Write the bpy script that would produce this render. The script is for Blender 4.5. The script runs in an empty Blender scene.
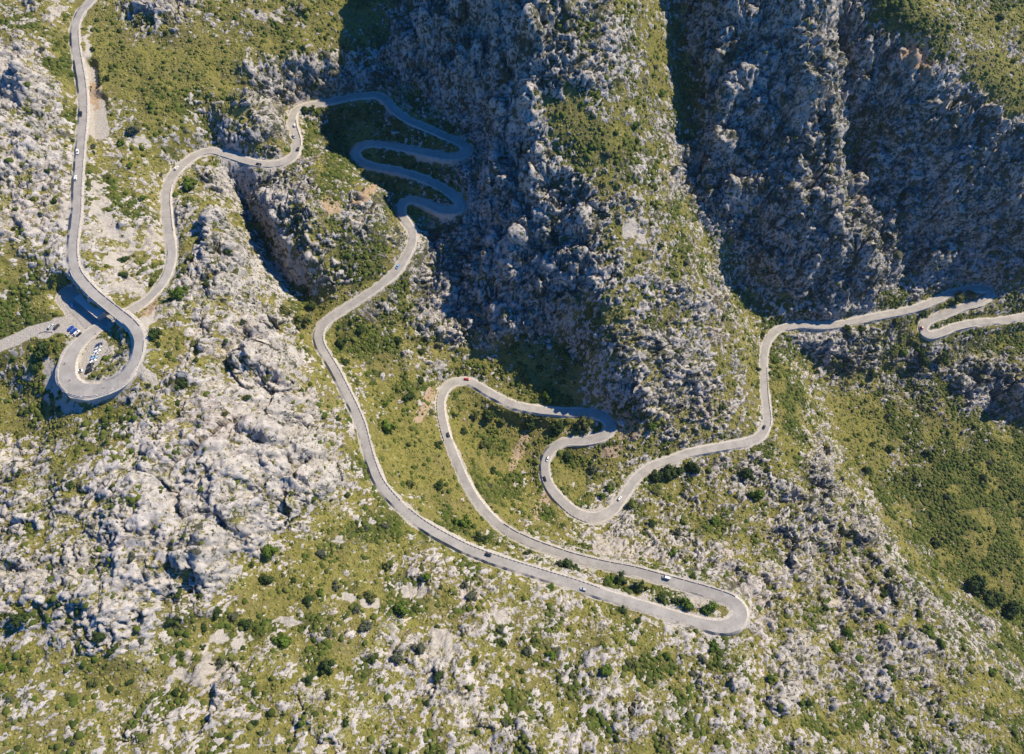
import bpy, bmesh, math, random
import numpy as np
from mathutils import Vector, Matrix
random.seed(7); rng = np.random.default_rng(7)
SC = bpy.context.scene; COL = SC.collection
R = math.radians
# ------------------------------------------------------------------ camera
CAM_Z = 690.0; PITCH = 62.0; F = 683.0; W, H = 1024, 754
cam_d = bpy.data.cameras.new('camera'); cam = bpy.data.objects.new('camera', cam_d); COL.objects.link(cam)
cam.location = (0, 0, CAM_Z); cam.rotation_euler = (R(90-PITCH), 0, 0)
cam_d.sensor_width = 36.0; cam_d.lens = 36.0*F/W; cam_d.clip_start = 1.0; cam_d.clip_end = 9000.0
SC.camera = cam
# ------------------------------------------------------------------ sky and sun
SUN_EL, SUN_AZ = 43.5, 28.0          # azimuth measured from +X towards +Y
world = bpy.data.worlds.new('World'); SC.world = world; world.use_nodes = True
wn = world.node_tree; bg = wn.nodes['Background']
sky = wn.nodes.new('ShaderNodeTexSky'); sky.sky_type = 'NISHITA'; sky.sun_disc = False
sky.sun_elevation = R(SUN_EL); sky.sun_rotation = R(90-SUN_AZ); sky.altitude = 400; sky.dust_density = 0.3; sky.ozone_density = 3.0
tnt = wn.nodes.new('ShaderNodeMix'); tnt.data_type = 'RGBA'; tnt.blend_type = 'MULTIPLY'; tnt.inputs[0].default_value = 1.0; tnt.inputs[7].default_value = (.05, .70, 1.42, 1)
wn.links.new(sky.outputs['Color'], tnt.inputs[6]); wn.links.new(tnt.outputs[2], bg.inputs['Color']); bg.inputs['Strength'].default_value = 0.085
sun_d = bpy.data.lights.new('sun', 'SUN'); sun = bpy.data.objects.new('sun', sun_d); COL.objects.link(sun)
sun_d.energy = 5.0; sun_d.angle = R(0.5); sun_d.color = (1.0, 0.87, 0.67)
sv = Vector((math.cos(R(SUN_AZ))*math.cos(R(SUN_EL)), math.sin(R(SUN_AZ))*math.cos(R(SUN_EL)), math.sin(R(SUN_EL))))
sun.rotation_euler = sv.to_track_quat('Z', 'Y').to_euler(); sun.location = (200, 300, 1200)
SC.view_settings.view_transform = 'Standard'; SC.view_settings.look = 'None'
SC.view_settings.gamma = 1.0; SC.view_settings.exposure = 0.55
SC.cycles.max_bounces = 4; SC.cycles.diffuse_bounces = 1; SC.cycles.glossy_bounces = 2; SC.cycles.use_adaptive_sampling = True

HAZE = 0.00003
cp, sp = math.cos(R(PITCH)), math.sin(R(PITCH))
def unproj(px, py, z):
    a = (px-W/2)/F; b = (H/2-py)/F
    dz = -sp + b*cp; dy = cp + b*sp
    t = (z-CAM_Z)/dz
    return a*t, dy*t
def proj(x, y, z):
    dz = z-CAM_Z
    depth = y*cp - dz*sp; up = y*sp + dz*cp
    depth = np.maximum(depth, 1.0)
    return W/2 + F*x/depth, H/2 - F*up/depth

# ------------------------------------------------------------------ noise (numpy)
_perm = rng.permutation(256).astype(np.int32); _perm = np.concatenate([_perm]*3)
_g = rng.normal(size=(256, 3)).astype(np.float32); _g /= np.linalg.norm(_g, axis=1)[:, None]
def perlin(x, y, z):
    xi = np.floor(x).astype(np.int32); yi = np.floor(y).astype(np.int32); zi = np.floor(z).astype(np.int32)
    xf = (x-xi).astype(np.float32); yf = (y-yi).astype(np.float32); zf = (z-zi).astype(np.float32)
    u = xf*xf*xf*(xf*(xf*6-15)+10); v = yf*yf*yf*(yf*(yf*6-15)+10); w = zf*zf*zf*(zf*(zf*6-15)+10)
    xi &= 255; yi &= 255; zi &= 255
    def c(a, b, d):
        h = _perm[_perm[_perm[xi+a]+yi+b]+zi+d]; g = _g[h]
        return g[..., 0]*(xf-a)+g[..., 1]*(yf-b)+g[..., 2]*(zf-d)
    def L(t, a, b): return a+t*(b-a)
    return L(w, L(v, L(u, c(0,0,0), c(1,0,0)), L(u, c(0,1,0), c(1,1,0))), L(v, L(u, c(0,0,1), c(1,0,1)), L(u, c(0,1,1), c(1,1,1))))*1.5
def fbm(x, y, z, s, o=4, ridge=False):
    r = 0; a = 1; t = 0
    for k in range(o):
        n = perlin(x/s+17.3*k, y/s+5.1*k, z/s+9.7*k)
        if ridge: n = 1-2*np.abs(n)*1.6
        r = r+a*n; t += a; a *= .5; s *= .5
    return r/t
_rc = rng.random((256, 4)).astype(np.float32)
_rt = rng.normal(size=(256, 3)).astype(np.float32)
def worley(x, y, z):
    xi = np.floor(x).astype(np.int32); yi = np.floor(y).astype(np.int32); zi = np.floor(z).astype(np.int32)
    f1 = np.full(x.shape, 9, np.float32); f2 = f1.copy(); idv = np.zeros(x.shape, np.float32); tv = idv.copy()
    for i in (-1, 0, 1):
        for j in (-1, 0, 1):
            for k in (-1, 0, 1):
                h = _perm[_perm[_perm[(xi+i) & 255]+((yi+j) & 255)]+((zi+k) & 255)]
                c = _rc[h]
                ex = (x-(xi+i+c[..., 0])).astype(np.float32); ey = (y-(yi+j+c[..., 1])).astype(np.float32); ez = (z-(zi+k+c[..., 2])).astype(np.float32)
                d = ex*ex+ey*ey+ez*ez; w_ = _rt[h]
                tl_ = ex*w_[..., 0]+ey*w_[..., 1]+ez*w_[..., 2]
                d = d.astype(np.float32)
                m = d < f1
                f2 = np.where(m, f1, np.minimum(f2, d)); idv = np.where(m, c[..., 3], idv); tv = np.where(m, tl_, tv); f1 = np.where(m, d, f1)
    return np.sqrt(f1), np.sqrt(f2), idv, tv
def rot(x, y, z, a, sx, sy, sz):
    c, s_ = math.cos(a), math.sin(a); return (c*x+s_*y)/sx, (-s_*x+c*y)/sy, z/sz
def sstep(a, b, x):
    t = np.clip((x-a)/(b-a), 0, 1); return t*t*(3-2*t)

# ------------------------------------------------------------------ road centre line: pixel, height anchors, half width
ROAD = [(97,-14,327,2.9),(91.5,0,0,2.9),(81.8,10.7,0,0),(75.7,24.4,0,0),(75.4,42.7,0,0),(78.7,64,0,0),(81.8,82.4,0,0),(83.3,100.7,0,0),(83,119,0,0),(81.8,134,0,0),(80,152.6,0,0),(78.7,171,0,0),(77.5,189,0,0),(76.9,210.5,0,0),
 (74.5,230,0,0),(72.8,245,0,0),(73.4,260.5,0,0),(77,273,0,3.1),(83.4,282,0,0),(94.1,293.5,0,0),(107,304.2,302,3.1),(118.4,313.4,0,0),(128,321,0,0),(135.5,329.5,0,3.3),(139,340,0,0),(136.8,356.3,0,3.3),(130,369,0,0),(122,379,0,0),(107,386.5,0,3.8),(96,389.5,0,0),(85.7,390,0,4.6),(78,388.5,0,0),(72,384.5,0,5.2),(67.5,377,0,5.4),(67,369,0,0),(69,360,0,5.2),(74.4,349.5,0,0),(83,339.5,0,4.2),(94,330.6,291.5,3.5),(104,324,0,0),(117,316.6,290,0),(130,311,0,3.2),
 (145,301.6,0,2.9),(158,288.5,288,0),(167,274.5,0,0),(171.3,260,0,0),(171.5,245.5,0,0),(168.7,230,0,0),(167,213.6,0,0),(166,198,0,0),(169,183,0,0),(178.5,169,281,0),(190.7,158.7,0,0),(201.4,152.7,0,3.2),(213.6,150.8,0,0),(225.8,154,0,0),(241,159,275,0),(256,163,0,0),(274,164,0,0),(288,160,0,3.2),(295.5,152.6,0,0),(297,140,0,0),(293.5,128,0,0),(292.8,116,268,0),(299,108,0,3.0),(317,103.7,0,0),(338.4,100,0,0),(356.7,96.3,0,0),(375,95.5,262,0),(387,100.7,0,0),(394.8,110.4,0,0),(408.6,120,0,0),(427,128,0,0),(445,136,0,0),(460.4,142.8,0,3.2),(466.8,149.5,255,3.6),(460.4,155.5,0,0),(445,156.2,0,3.0),(423.8,152,0,0),(402.5,147.3,0,0),(378,143.8,0,0),(363,145,0,3.2),(355,151.5,246,3.6),(359,160,0,0),(372,166,0,3.0),(393.3,169.3,0,0),(414.7,175.5,0,0),(436,184.4,0,0),(451.3,193.8,0,0),(460,203,237,3.5),(456.5,209.5,0,3.6),(442,210,0,0),(427,203.5,0,3.0),(411.6,199.5,0,0),(402,203.8,232,3.3),(401,213,0,0),(407,222.7,0,0),(412.4,231,0,2.9),
 (412.2,243,0,0),(405.5,257.5,0,0),(396.4,271.5,0,0),(381,284.5,0,0),(362.8,297,0,0),(344.5,308.7,0,0),(328,320,0,3.2),(319.5,331,220,3.6),(319.5,343,0,3.3),(326,355,0,3.0),(335.3,370.4,0,0),(344.5,388.7,0,0),(353.6,407,0,0),(361.3,425.3,0,0),(366,443.6,0,0),(371.5,463,0,0),(379,481,0,0),(390.8,496.6,206,0),(405.8,511.5,0,0),(423.8,525.2,0,0),(445.2,537.8,0,0),(466.5,548.5,0,0),(488,557,199,0),(512,565,0,0),(542.5,574.4,0,0),(573,583.6,0,0),(603.5,594,0,0),(634,603.4,0,0),(664.6,612.6,0,0),(695,621.7,0,3.3),(716,626.6,0,4.2),(730.5,625.5,0,4.8),(739,618.5,186,5.0),(740,609.5,0,4.8),(732.5,601.5,0,4.3),(716,594.5,0,3.8),(695,588,0,3.6),(664.6,579.5,0,3.4),(634,571.0,0,3.2),(603.5,564.8,0,3.0),(573,557.2,0,0),(542.5,547,0,0),(524.2,539.5,0,0),(510,532.5,173,0),(494,520.5,0,0),(479.2,504,0,0),(466.8,484.4,0,0),(457.6,463,0,0),(448.4,440.5,0,0),(442.4,419,0,0),(441,401,0,2.9),(445.5,389,161,3.4),(455,382,0,0),(469.6,381.5,0,3.0),(484.8,390,0,0),(500,398.5,0,0),(515,405,0,0),(536.4,409.5,0,3.3),(560.8,412,0,3.4),(588.3,412.8,0,3.4),(604,417.7,148,3.8),(610.5,427,0,4.2),(603,436,0,3.8),(584,440.5,0,3.3),(565,441.7,0,3.0),(552,449.2,142,0),(545.2,461,0,3.2),(545.5,475,0,0),(551.5,489,0,3.4),(563,502,0,0),(577,513,0,3.8),(594.4,517.6,136.5,4.2),(611.5,510.8,0,3.8),(624.5,495,0,3.2),(637,477.5,0,0),(652.4,466,0,2.9),(673.7,458.5,0,0),(689,453,0,0),(719.5,447,0,0),(747,442,0,0),(762,434.4,125,3.4),(767.5,420,0,3.0),(766.3,405,0,2.7),(764.7,388.7,0,0),(764,364,0,0),(766,347,115,2.8),(771,336,0,0),(780.2,328.8,0,2.9),(798.5,324.6,0,0),(823,325.6,0,0),(847.3,322.5,0,0),(871.7,317,0,0),(896,312.5,0,0),(917.5,307.2,0,0),(934.3,300.8,104,0),(951,293.6,0,0),(969.4,289.5,0,3.0),(984,289,0,3.4),(990.5,293.5,99.5,3.5),(981.6,300.3,0,3.0),(963.3,306.8,0,0),(945,314,0,0),(929.7,320.5,0,3.2),(923,328,93.5,3.8),(928.5,334.5,0,3.8),(941,332.5,0,3.2),(955,326.8,0,0),(975.5,322.5,0,0),(1000,320.5,0,0),(1026,316,86,0),(1060,309,0,0),(1110,300,80,0)]
def catmull(P, step=1.0):
    P = np.array(P, float); n = len(P)
    Q = np.vstack([2*P[0]-P[1], P, 2*P[-1]-P[-2]]); out = []
    for i in range(1, n):
        p0, p1, p2, p3 = Q[i-1], Q[i], Q[i+1], Q[i+2]
        m = max(2, int(np.linalg.norm(p2[:2]-p1[:2])/step))
        t = (np.arange(m)/m)[:, None]
        out.append(.5*((2*p1)+(-p0+p2)*t+(2*p0-5*p1+4*p2-p3)*t**2+(-p0+3*p1-3*p2+p3)*t**3))
    out.append(P[-1:]); return np.vstack(out)
# heights: linear in length between anchors
pr = np.array(ROAD, float)
seg = np.concatenate([[0], np.cumsum(np.hypot(np.diff(pr[:,0]), np.diff(pr[:,1])*1.25))])
ia = np.where(pr[:,2] > 0)[0]; pr[:,2] = np.interp(seg, seg[ia], pr[ia,2])
iw = np.where(pr[:,3] > 0)[0]; pr[:,3] = np.interp(seg, seg[iw], pr[iw,3])
fine = catmull(pr, .7)
k9 = np.ones(25)/25; zz = np.concatenate([[fine[0,2]]*12, fine[:,2], [fine[-1,2]]*12]); fine[:,2] = np.convolve(zz, k9, 'valid')
rx, ry = unproj(fine[:,0], fine[:,1], fine[:,2])
# resample at 1 m
L = np.concatenate([[0], np.cumsum(np.hypot(np.diff(rx), np.diff(ry)))])
s = np.arange(0, L[-1], 1.0)
RX, RY, RZ, RW = (np.interp(s, L, a) for a in (rx, ry, fine[:,2], fine[:,3]*.94))
def smooth(a, n): 
    p = np.concatenate([[a[0]]*(n//2), a, [a[-1]]*(n//2)]); return np.convolve(p, np.ones(n)/n, 'valid')
RX, RY, RZ = smooth(RX, 5), smooth(RY, 5), smooth(RZ, 9)
RN = len(RX)
TX, TY = np.gradient(RX), np.gradient(RY); tl = np.hypot(TX, TY); TX /= tl; TY /= tl
RPX, RPY = proj(RX, RY, RZ)
NXs, NYs = -TY, TX                       # left of travel
def road_index(px, py, lo=0, hi=None):
    hi = hi or RN
    return lo+int(np.argmin((RPX[lo:hi]-px)**2+(RPY[lo:hi]-py)**2))
iB = road_index(107, 304, 0, road_index(67, 377)); iL = road_index(117, 316.6, road_index(67,377), road_index(145,301))
d = np.hypot(RX[None, iL-60:iL+60]-RX[:iB+80, None], RY[None, iL-60:iL+60]-RY[:iB+80, None]).min(1)
bridge = np.zeros(RN, bool); bridge[:iB+80] = (d < 7.5) & (np.abs(np.arange(iB+80)-iB) < 70)
bi = np.where(bridge)[0]; B0, B1 = bi.min(), bi.max()
# walls: (px,py from, px,py to, side +1 left / -1 right, drop)
WALLS = [('loop', 128,371, 76,347, +1, 9.0), ('hair1', 462,154.5, 405,148, +1, 8.5), ('hair1b', 372,95.5, 396,112, -1, 4.5), ('hair2', 378,166.7, 412,175, -1, 4.5),
 ('hair3', 461,205, 415,200, +1, 9.0), ('turnw', 606,434, 556,446, +1, 3.5), ('r1', 786,327, 846,323, -1, 4.0), ('r1b', 852,321.5, 945,297, -1, 4.0), ('r2', 989,296, 940,316.5, +1, 3.0), ('r3', 924,331, 975,322.5, -1, 6.0),
 ('bridgel', 77,273, 99,298, +1, 0.0)]
WALLS = WALLS[:-1]
BL = np.full((RN, 2), 8.0)
wall_rng = []
for nm, ax, ay, bx, by, side, drop in WALLS:
    i0 = road_index(ax, ay); i1 = road_index(bx, by)
    if i0 > i1: i0, i1 = i1, i0
    wall_rng.append((nm, i0, i1, side, drop))
# ------------------------------------------------------------------ macro relief control lines  (pixel x, pixel y, height)
CL = [
 # far left hillside
 [(-60,0,352),(-60,150,345),(-60,300,318)], [(0,0,340),(0,60,338),(0,130,330),(0,200,318)], [(40,30,334),(40,110,326),(45,170,318),(40,240,306)], [(20,75,340),(45,95,333)],[(20,280,300),(50,300,294),(60,270,303)],[(0,310,296),(-60,340,300)],
 # meadow
 [(110,10,322),(180,10,322),(260,10,318),(340,5,312)], [(120,60,315),(190,50,312),(260,40,310),(340,35,302)], [(110,120,308),(150,100,309),(190,75,310)], [(110,180,300),(140,150,300),(165,130,300)],[(110,240,296),(130,220,294),(140,270,292)],[(150,215,292),(140,180,296)],
 # cliff below the meadow and its foot
 [(245,62,309),(290,52,306),(330,50,302),(352,62,292)], [(245,98,290),(275,99,276),(310,94,270),(345,85,266)],[(205,78,309),(225,90,300)],
 # little gully left of the knoll
 [(188,100,303),(200,118,290),(212,140,278),(222,148,273)], [(178,96,309),(186,130,296)],
 # knoll between the gully and the bend
 [(225,105,300),(245,112,297),(265,122,291),(262,138,284),(240,140,285)], [(280,120,284),(282,140,276)],
 # canyon below the bend road
 [(236,175,252),(248,205,240),(262,240,231),(280,270,224),(300,295,219),(303,318,218)],
 [(208,165,280),(216,195,280),(228,230,272),(245,265,262),(268,300,245),(290,335,233),(305,360,226)],
 [(196,200,286),(205,240,284),(225,290,275),(250,340,265),(290,400,244),(330,460,224),(352,500,214)],
 # rock knob with cliff facing the canyon
 [(262,180,266),(270,200,262),(278,225,262),(290,250,258),(305,262,252)], [(300,168,272),(318,180,274),(330,200,272),(322,225,266)], [(345,215,262),(360,235,252),(345,262,244)],[(285,285,224),(310,290,220),(320,305,219)],
 [(330,155,268),(352,175,258),(378,195,250),(394,215,242),(398,238,238)],[(370,262,236),(345,280,231)],
 # shaded hollow between hairpins
 [(330,125,244),(340,140,240),(330,112,256)], [(385,125,249),(415,138,250)], [(400,158,242),(430,166,241)], [(370,185,232),(392,190,230),(430,193,234)], [(415,215,224),(430,222,222)],
 # gorge
 [(395,300,212),(425,262,205),(440,232,212),(460,225,222)], [(425,290,198),(430,320,188),(440,350,176),(446,376,163)], [(475,170,254),(480,200,244)],
 # far cliff that shades the hairpins
 [(395,70,270),(430,95,266),(462,120,260),(482,145,256)], [(390,30,290),(410,50,286),(450,75,290),(490,110,280)], [(400,-5,312),(440,0,328),(480,15,334),(505,50,322)],
 [(470,60,304),(500,90,300),(512,120,284)],
 # main ridge crest
 [(531,-20,376),(531,0,366),(532,40,346),(531,80,326),(534,115,312),(542,140,298)],
 # saddle
 [(558,102,318),(600,102,317)], [(555,138,302),(600,140,300)],
 # nose cliff
 [(500,170,262),(520,165,274),(545,160,288)],[(490,230,228),(505,250,226),(530,240,240),(560,220,256),(590,190,276)], [(480,290,192),(500,310,190),(530,300,204),(560,290,218),(585,270,236)], [(470,345,170),(500,352,168),(530,345,175),(560,330,180)],
 [(600,300,230),(600,345,204),(612,380,182),(618,405,160),(616,415,151)], [(565,375,167),(585,395,158),(545,395,154),(510,392,154),(580,360,170)],
 # sunlit flank right of ridge
 [(590,-20,367),(600,20,351),(600,70,330),(598,120,309),(600,165,288)], [(640,10,340),(640,60,319),(640,110,298),(640,160,280),(645,210,258),(655,260,232)], [(620,240,254),(630,290,230),(640,340,202),(650,390,174),(650,420,154)],
 [(668,200,248),(685,250,222),(702,300,192),(715,350,165),(725,400,142),(730,425,131)], [(735,330,160),(750,360,136),(752,400,126)],[(680,380,160),(690,420,141)],
 # gully right of grass band
 [(672,-20,324),(690,25,303),(674,60,290),(686,98,270),(682,150,244),(694,200,216),(706,245,190),(720,285,163)],
 # second cliff
 [(720,-20,342),(720,40,310),(725,100,275),(730,150,244),(740,200,210)], [(770,-20,345),(770,50,306),(775,120,264),(785,180,224)], [(812,-20,352),(806,10,336),(800,60,309),(798,110,279),(806,150,252),(822,190,224),(845,225,195),(858,250,174)],
 [(742,288,140),(770,310,124),(750,255,168)], [(775,240,188),(800,270,160),(825,300,128),(790,290,143)], [(855,285,140),(860,305,118)],
 # bowl
 [(832,30,296),(834,60,280),(838,110,246),(845,160,214),(868,205,186)], [(880,60,286),(890,110,254),(900,160,220),(905,210,182),(905,262,126)], [(925,85,279),(935,130,245),(945,180,210),(950,230,165),(950,265,118)], [(968,125,250),(980,170,216),(985,210,184),(985,250,132)],
 # third ridge crest and plateau
 [(850,-20,330),(880,5,324),(915,32,311),(945,58,297),(975,90,279),(1005,120,263),(1035,145,238),(1080,175,195),(1130,230,150)], [(900,-25,332),(960,10,309),(1000,50,290),(1040,90,270)], [(1000,-20,306),(1060,20,290)], [(1020,170,218),(1030,220,166),(1035,255,134)],[(1080,210,155),(1090,260,115)],
 [(1000,258,138),(1005,272,126),(1010,285,106)],[(1040,280,112),(1090,285,100)], [(1005,306,92),(1040,300,95)],
 # below the right road
 [(800,345,95),(820,372,75),(850,372,70),(875,350,82),(890,335,88)], [(800,335,108),(830,338,104)], [(900,370,68),(930,360,72),(960,345,78),(1010,340,74)], [(900,400,60),(950,395,58)], [(980,368,72),(1005,368,72),(1040,362,74)], [(972,385,64),(1000,392,62),(1040,392,62)], [(962,415,56),(975,425,52)], [(985,400,42),(1010,416,34),(1030,432,28),(1080,430,26)],
 [(920,440,52),(960,460,42),(1010,480,26),(1060,500,20)], [(850,420,66),(870,470,56),(900,520,44),(940,560,34),(985,600,26),(1040,640,18)], [(960,520,36),(1030,560,20),(1080,600,14)],
 # spur crest
 [(782,345,113),(788,380,116),(790,420,118),(795,450,120),(800,480,120),(825,510,118),(850,535,116),(880,570,114),(920,610,112),(965,650,108),(1010,695,104),(1060,740,96)],
 [(815,440,92),(840,480,84),(870,515,76),(905,555,64),(950,600,54),(1000,640,46),(1060,690,36)],
 [(780,475,126),(790,520,130),(820,560,132),(860,610,134),(910,660,134),(960,720,132),(1010,780,130)],
 # slope between lower hairpin and the middle road
 [(610,540,145),(640,530,139),(680,500,128),(720,475,124),(745,470,122)], [(640,555,160),(690,560,156),(740,560,152),(770,590,158),(775,630,170)], [(700,525,140),(750,520,134)], [(700,490,122),(650,505,131)],
 [(790,620,162),(800,670,168),(850,720,162),(900,780,160)],
 # slope below lower hairpin
 [(500,600,206),(560,620,202),(620,635,198),(680,645,194),(740,655,190)], [(480,680,222),(560,700,216),(640,710,210),(720,720,202)], [(480,790,236),(600,790,228),(760,790,200)],
 [(400,560,212),(420,600,218),(410,660,228),(400,760,242)], [(340,520,222),(330,570,230),(320,640,240),(320,760,250)],
 # big rock slope
 [(150,400,290),(150,440,288),(130,500,290),(120,560,290),(110,620,286)], [(220,420,276),(215,480,276),(200,540,274),(190,600,268)], [(270,430,258),(270,480,256),(255,530,252),(240,560,246)], [(310,470,236),(310,510,230)],
 [(270,560,238),(240,590,246),(190,640,256),(120,670,266),(40,690,276)], [(240,700,258),(140,740,268),(30,780,278)], [(0,620,280),(20,560,284),(0,500,278)], [(50,480,284),(60,440,282)], [(-60,400,270),(-60,500,280),(-60,620,280),(-60,760,280)],
 [(0,440,266),(30,430,268),(20,400,268),(5,385,270),(45,410,272)], [(60,372,288),(30,370,284),(15,365,282)], [(165,330,292),(180,370,290),(190,310,289)], [(195,270,288),(185,240,288),(190,210,288)],
 # inside the loop
 [(105,355,292),(115,365,292),(120,350,291),(118,338,290)], [(88,350,291),(84,362,291.2),(80,372,291.5)],
 # inside lower hairpin
 [(690,602,183),(715,610,183)], [(620,582,182),(560,565,181)], 
 # creek between the legs
 [(345,345,205),(365,380,198),(385,420,190),(400,460,185),(430,500,180),(460,525,180)], [(375,320,206),(405,360,190),(425,400,176),(435,440,170),(450,480,170),(470,515,172)],
 [(455,400,157),(465,430,150),(480,460,146),(500,490,146),(525,515,150),(550,530,150),(575,538,152)], [(470,405,155),(500,430,140),(525,455,136),(535,480,136),(550,505,138)], [(520,425,140),(560,428,142),(590,427,145)],
 [(570,455,137),(600,450,138),(640,440,142),(680,440,136)], [(575,480,133),(600,495,133),(620,470,131),(590,470,133)],
]
ctrl = []
def in_front_of_road(x, y): return np.hypot(RX-x, RY-y).min()
for line in CL:
    a = np.array(line, float)
    for i in range(len(a)):
        m = 1 if i == len(a)-1 else max(1, int(np.hypot(*(a[i+1,:2]-a[i,:2]))/16))
        for t in np.arange(m)/m:
            p = a[i]*(1-t)+a[min(i+1, len(a)-1)]*t
            x, y = unproj(*p)
            if in_front_of_road(x, y) > 9: ctrl.append((x, y, p[2]))
for i in range(0, RN, 9):
    if not bridge[i]: ctrl.append((RX[i], RY[i], RZ[i]))
for nm, i0, i1, side, drop in wall_rng:
    for i in range(i0, i1, 6):
        o = (RW[i]+4.0)*side; e = min(1, (i-i0)/12, (i1-i)/12)
        x, y = RX[i]+NXs[i]*o, RY[i]+NYs[i]*o
        if (np.hypot(RX-x, RY-y)-RW).min() > 2.0: ctrl.append((x, y, RZ[i]-drop*max(.1, e)))
for i in range(0, RN, 1): pass
# far surroundings
for a in range(0, 360, 20):
    for rr, zb in ((1300, 250), (2400, 200)):
        x, y = rr*math.cos(R(a)), 200+rr*math.sin(R(a)); ctrl.append((x, y, zb+200*max(0, math.sin(R(a)))))
for x, y, z in ((15,530,405),(20,555,434),(35,620,462),(60,720,490),(-45,568,350),(-90,590,325),(-150,620,315),(85,570,405),(160,600,375),(250,640,345),(330,680,340),(420,680,325),(520,640,300),(620,600,270),(760,480,180),(-300,760,370),(150,800,480),(720,200,40),(640,0,80),(650,-150,60),(0,-250,260),(-350,-250,290),(-600,0,300),(-600,350,350),(-600,600,400),(350,-250,190)): ctrl.append((x, y, z))
C = np.array(ctrl); 
K = np.hypot(C[:,None,0]-C[None,:,0], C[:,None,1]-C[None,:,1]); n = len(C)
A = np.zeros((n+3, n+3)); A[:n,:n] = -K+np.eye(n)*2.0; A[:n,n] = 1; A[:n,n+1:] = C[:,:2]/1000; A[n:,:n] = A[:n,n:].T
sol = np.linalg.solve(A, np.concatenate([C[:,2], [0,0,0]]))
def macro(x, y):
    sh = x.shape; x = x.ravel(); y = y.ravel(); out = np.empty(x.size)
    for i in range(0, x.size, 20000):
        dd = np.hypot(x[i:i+20000,None]-C[None,:,0], y[i:i+20000,None]-C[None,:,1])
        out[i:i+20000] = -dd@sol[:n]+sol[n]+x[i:i+20000]/1000*sol[n+1]+y[i:i+20000]/1000*sol[n+2]
    return out.reshape(sh)
# ------------------------------------------------------------------ grid
ST = 0.8
gx = np.arange(-500, 640, ST); gy = np.arange(-100, 620, ST)
def outer(a0, sgn):
    o = []; st = 2.0; a = a0
    while abs(a-a0) < 2300: a += sgn*st; o.append(a); st *= 1.16
    return o
GX = np.concatenate([outer(gx[0], -1)[::-1], gx, outer(gx[-1], 1)]); GY = np.concatenate([outer(gy[0], -1)[::-1], gy, outer(gy[-1], 1)])
ox, oy = len(outer(gx[0], -1)), len(outer(gy[0], -1))
cxs = np.concatenate([GX[:ox], np.arange(gx[0], gx[-1]+6, 6.0), GX[ox+len(gx):]]); cys = np.concatenate([GY[:oy], np.arange(gy[0], gy[-1]+6, 6.0), GY[oy+len(gy):]])
CX, CY = np.meshgrid(cxs, cys); CZ = macro(CX, CY)
# light smoothing of the tent creases
def up(cz):
    a = np.empty((cz.shape[0], len(GX)))
    def w(x, xs):
        i = np.clip(np.searchsorted(xs, x)-1, 1, len(xs)-3); t = np.clip((x-xs[i])/(xs[i+1]-xs[i]), 0, 1); return i, t
    i, t = w(GX, cxs)
    def cr(p0, p1, p2, p3, t): return .5*((2*p1)+(-p0+p2)*t+(2*p0-5*p1+4*p2-p3)*t**2+(-p0+3*p1-3*p2+p3)*t**3)
    a = cr(cz[:,i-1], cz[:,i], cz[:,i+1], cz[:,i+2], t[None])
    i, t = w(GY, cys); t = t[:,None]
    return cr(a[i-1], a[i], a[i+1], a[i+2], t)
Z0 = up(CZ); XX, YY = np.meshgrid(GX, GY); XX = XX.astype(np.float32); YY = YY.astype(np.float32)
for r_ in range(4): pass
_y = np.diff(C[:, 1]); print('grid', XX.shape, 'ctrl', n)
# ------------------------------------------------------------------ roads and pads stamped into the ground
D = np.full(XX.shape, 99.0, np.float32); DZ = np.zeros(XX.shape, np.float32); DB = np.full(XX.shape, 8.0, np.float32); DP = np.zeros(XX.shape, np.float32)
def stamp(x, y, z, w, bl, br, tx=0, ty=0, rad=24, pad=0):
    i0 = max(0, int((x-rad-gx[0])/ST)); i1 = min(len(gx), int((x+rad-gx[0])/ST)); j0 = max(0, int((y-rad-gy[0])/ST)); j1 = min(len(gy), int((y+rad-gy[0])/ST))
    if i1 <= i0 or j1 <= j0: return
    sl = (slice(oy+j0, oy+j1), slice(ox+i0, ox+i1))
    dx = gx[i0:i1][None]-x; dy = gy[j0:j1][:,None]-y
    dd = np.hypot(dx, dy)-w
    m = dd < D[sl]
    side = (tx*dy-ty*dx) > 0
    D[sl] = np.where(m, dd, D[sl]); DZ[sl] = np.where(m, z, DZ[sl]); DB[sl] = np.where(m, np.where(side, bl, br), DB[sl]); DP[sl] = np.where(m, pad, DP[sl])
for nm, i0, i1, side, drop in wall_rng: BL[i0:i1, 0 if side > 0 else 1] = 1.6
BL[road_index(78,273,0,iB):B1+45, 1] = 1.5
for i in range(RN):
    if bridge[i]: continue
    near = abs(i-iB) < 34
    stamp(RX[i], RY[i], RZ[i], RW[i]+1.0, 1.5 if near else BL[i,0], 1.5 if near else BL[i,1], TX[i], TY[i])
PADS = []
def padline(pts, w, kind=1):
    for i in range(len(pts)-1):
        for t in np.linspace(0, 1, 8):
            p = [pts[i][k]*(1-t)+pts[i+1][k]*t for k in range(3)]; x, y = unproj(*p); PADS.append((x, y, p[2], w, kind))
padline([(104,322,291),(92,325,291),(80,315,291),(72,304,291),(66,296,291.5)], 7.5, .4)
padline([(96,328,291),(82,331,291.2),(62,326,291.5),(48,327,291),(30,332,290.5),(12,341,290),(-12,350,289.5),(-60,362,288)], 5.0, 1)
padline([(74,323,291.2),(56,325,291.3),(45,331,291)], 6.0, 1)
padline([(98,347,291.3),(92,356,291.4),(86,366,291.6),(80,374,292)], 6.5, 1)
padline([(97,104,310),(99,120,309),(101,134,308.5)], 6.0, .8)
padline([(92,70,312),(94,90,311)], 3.5, .8)
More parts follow.
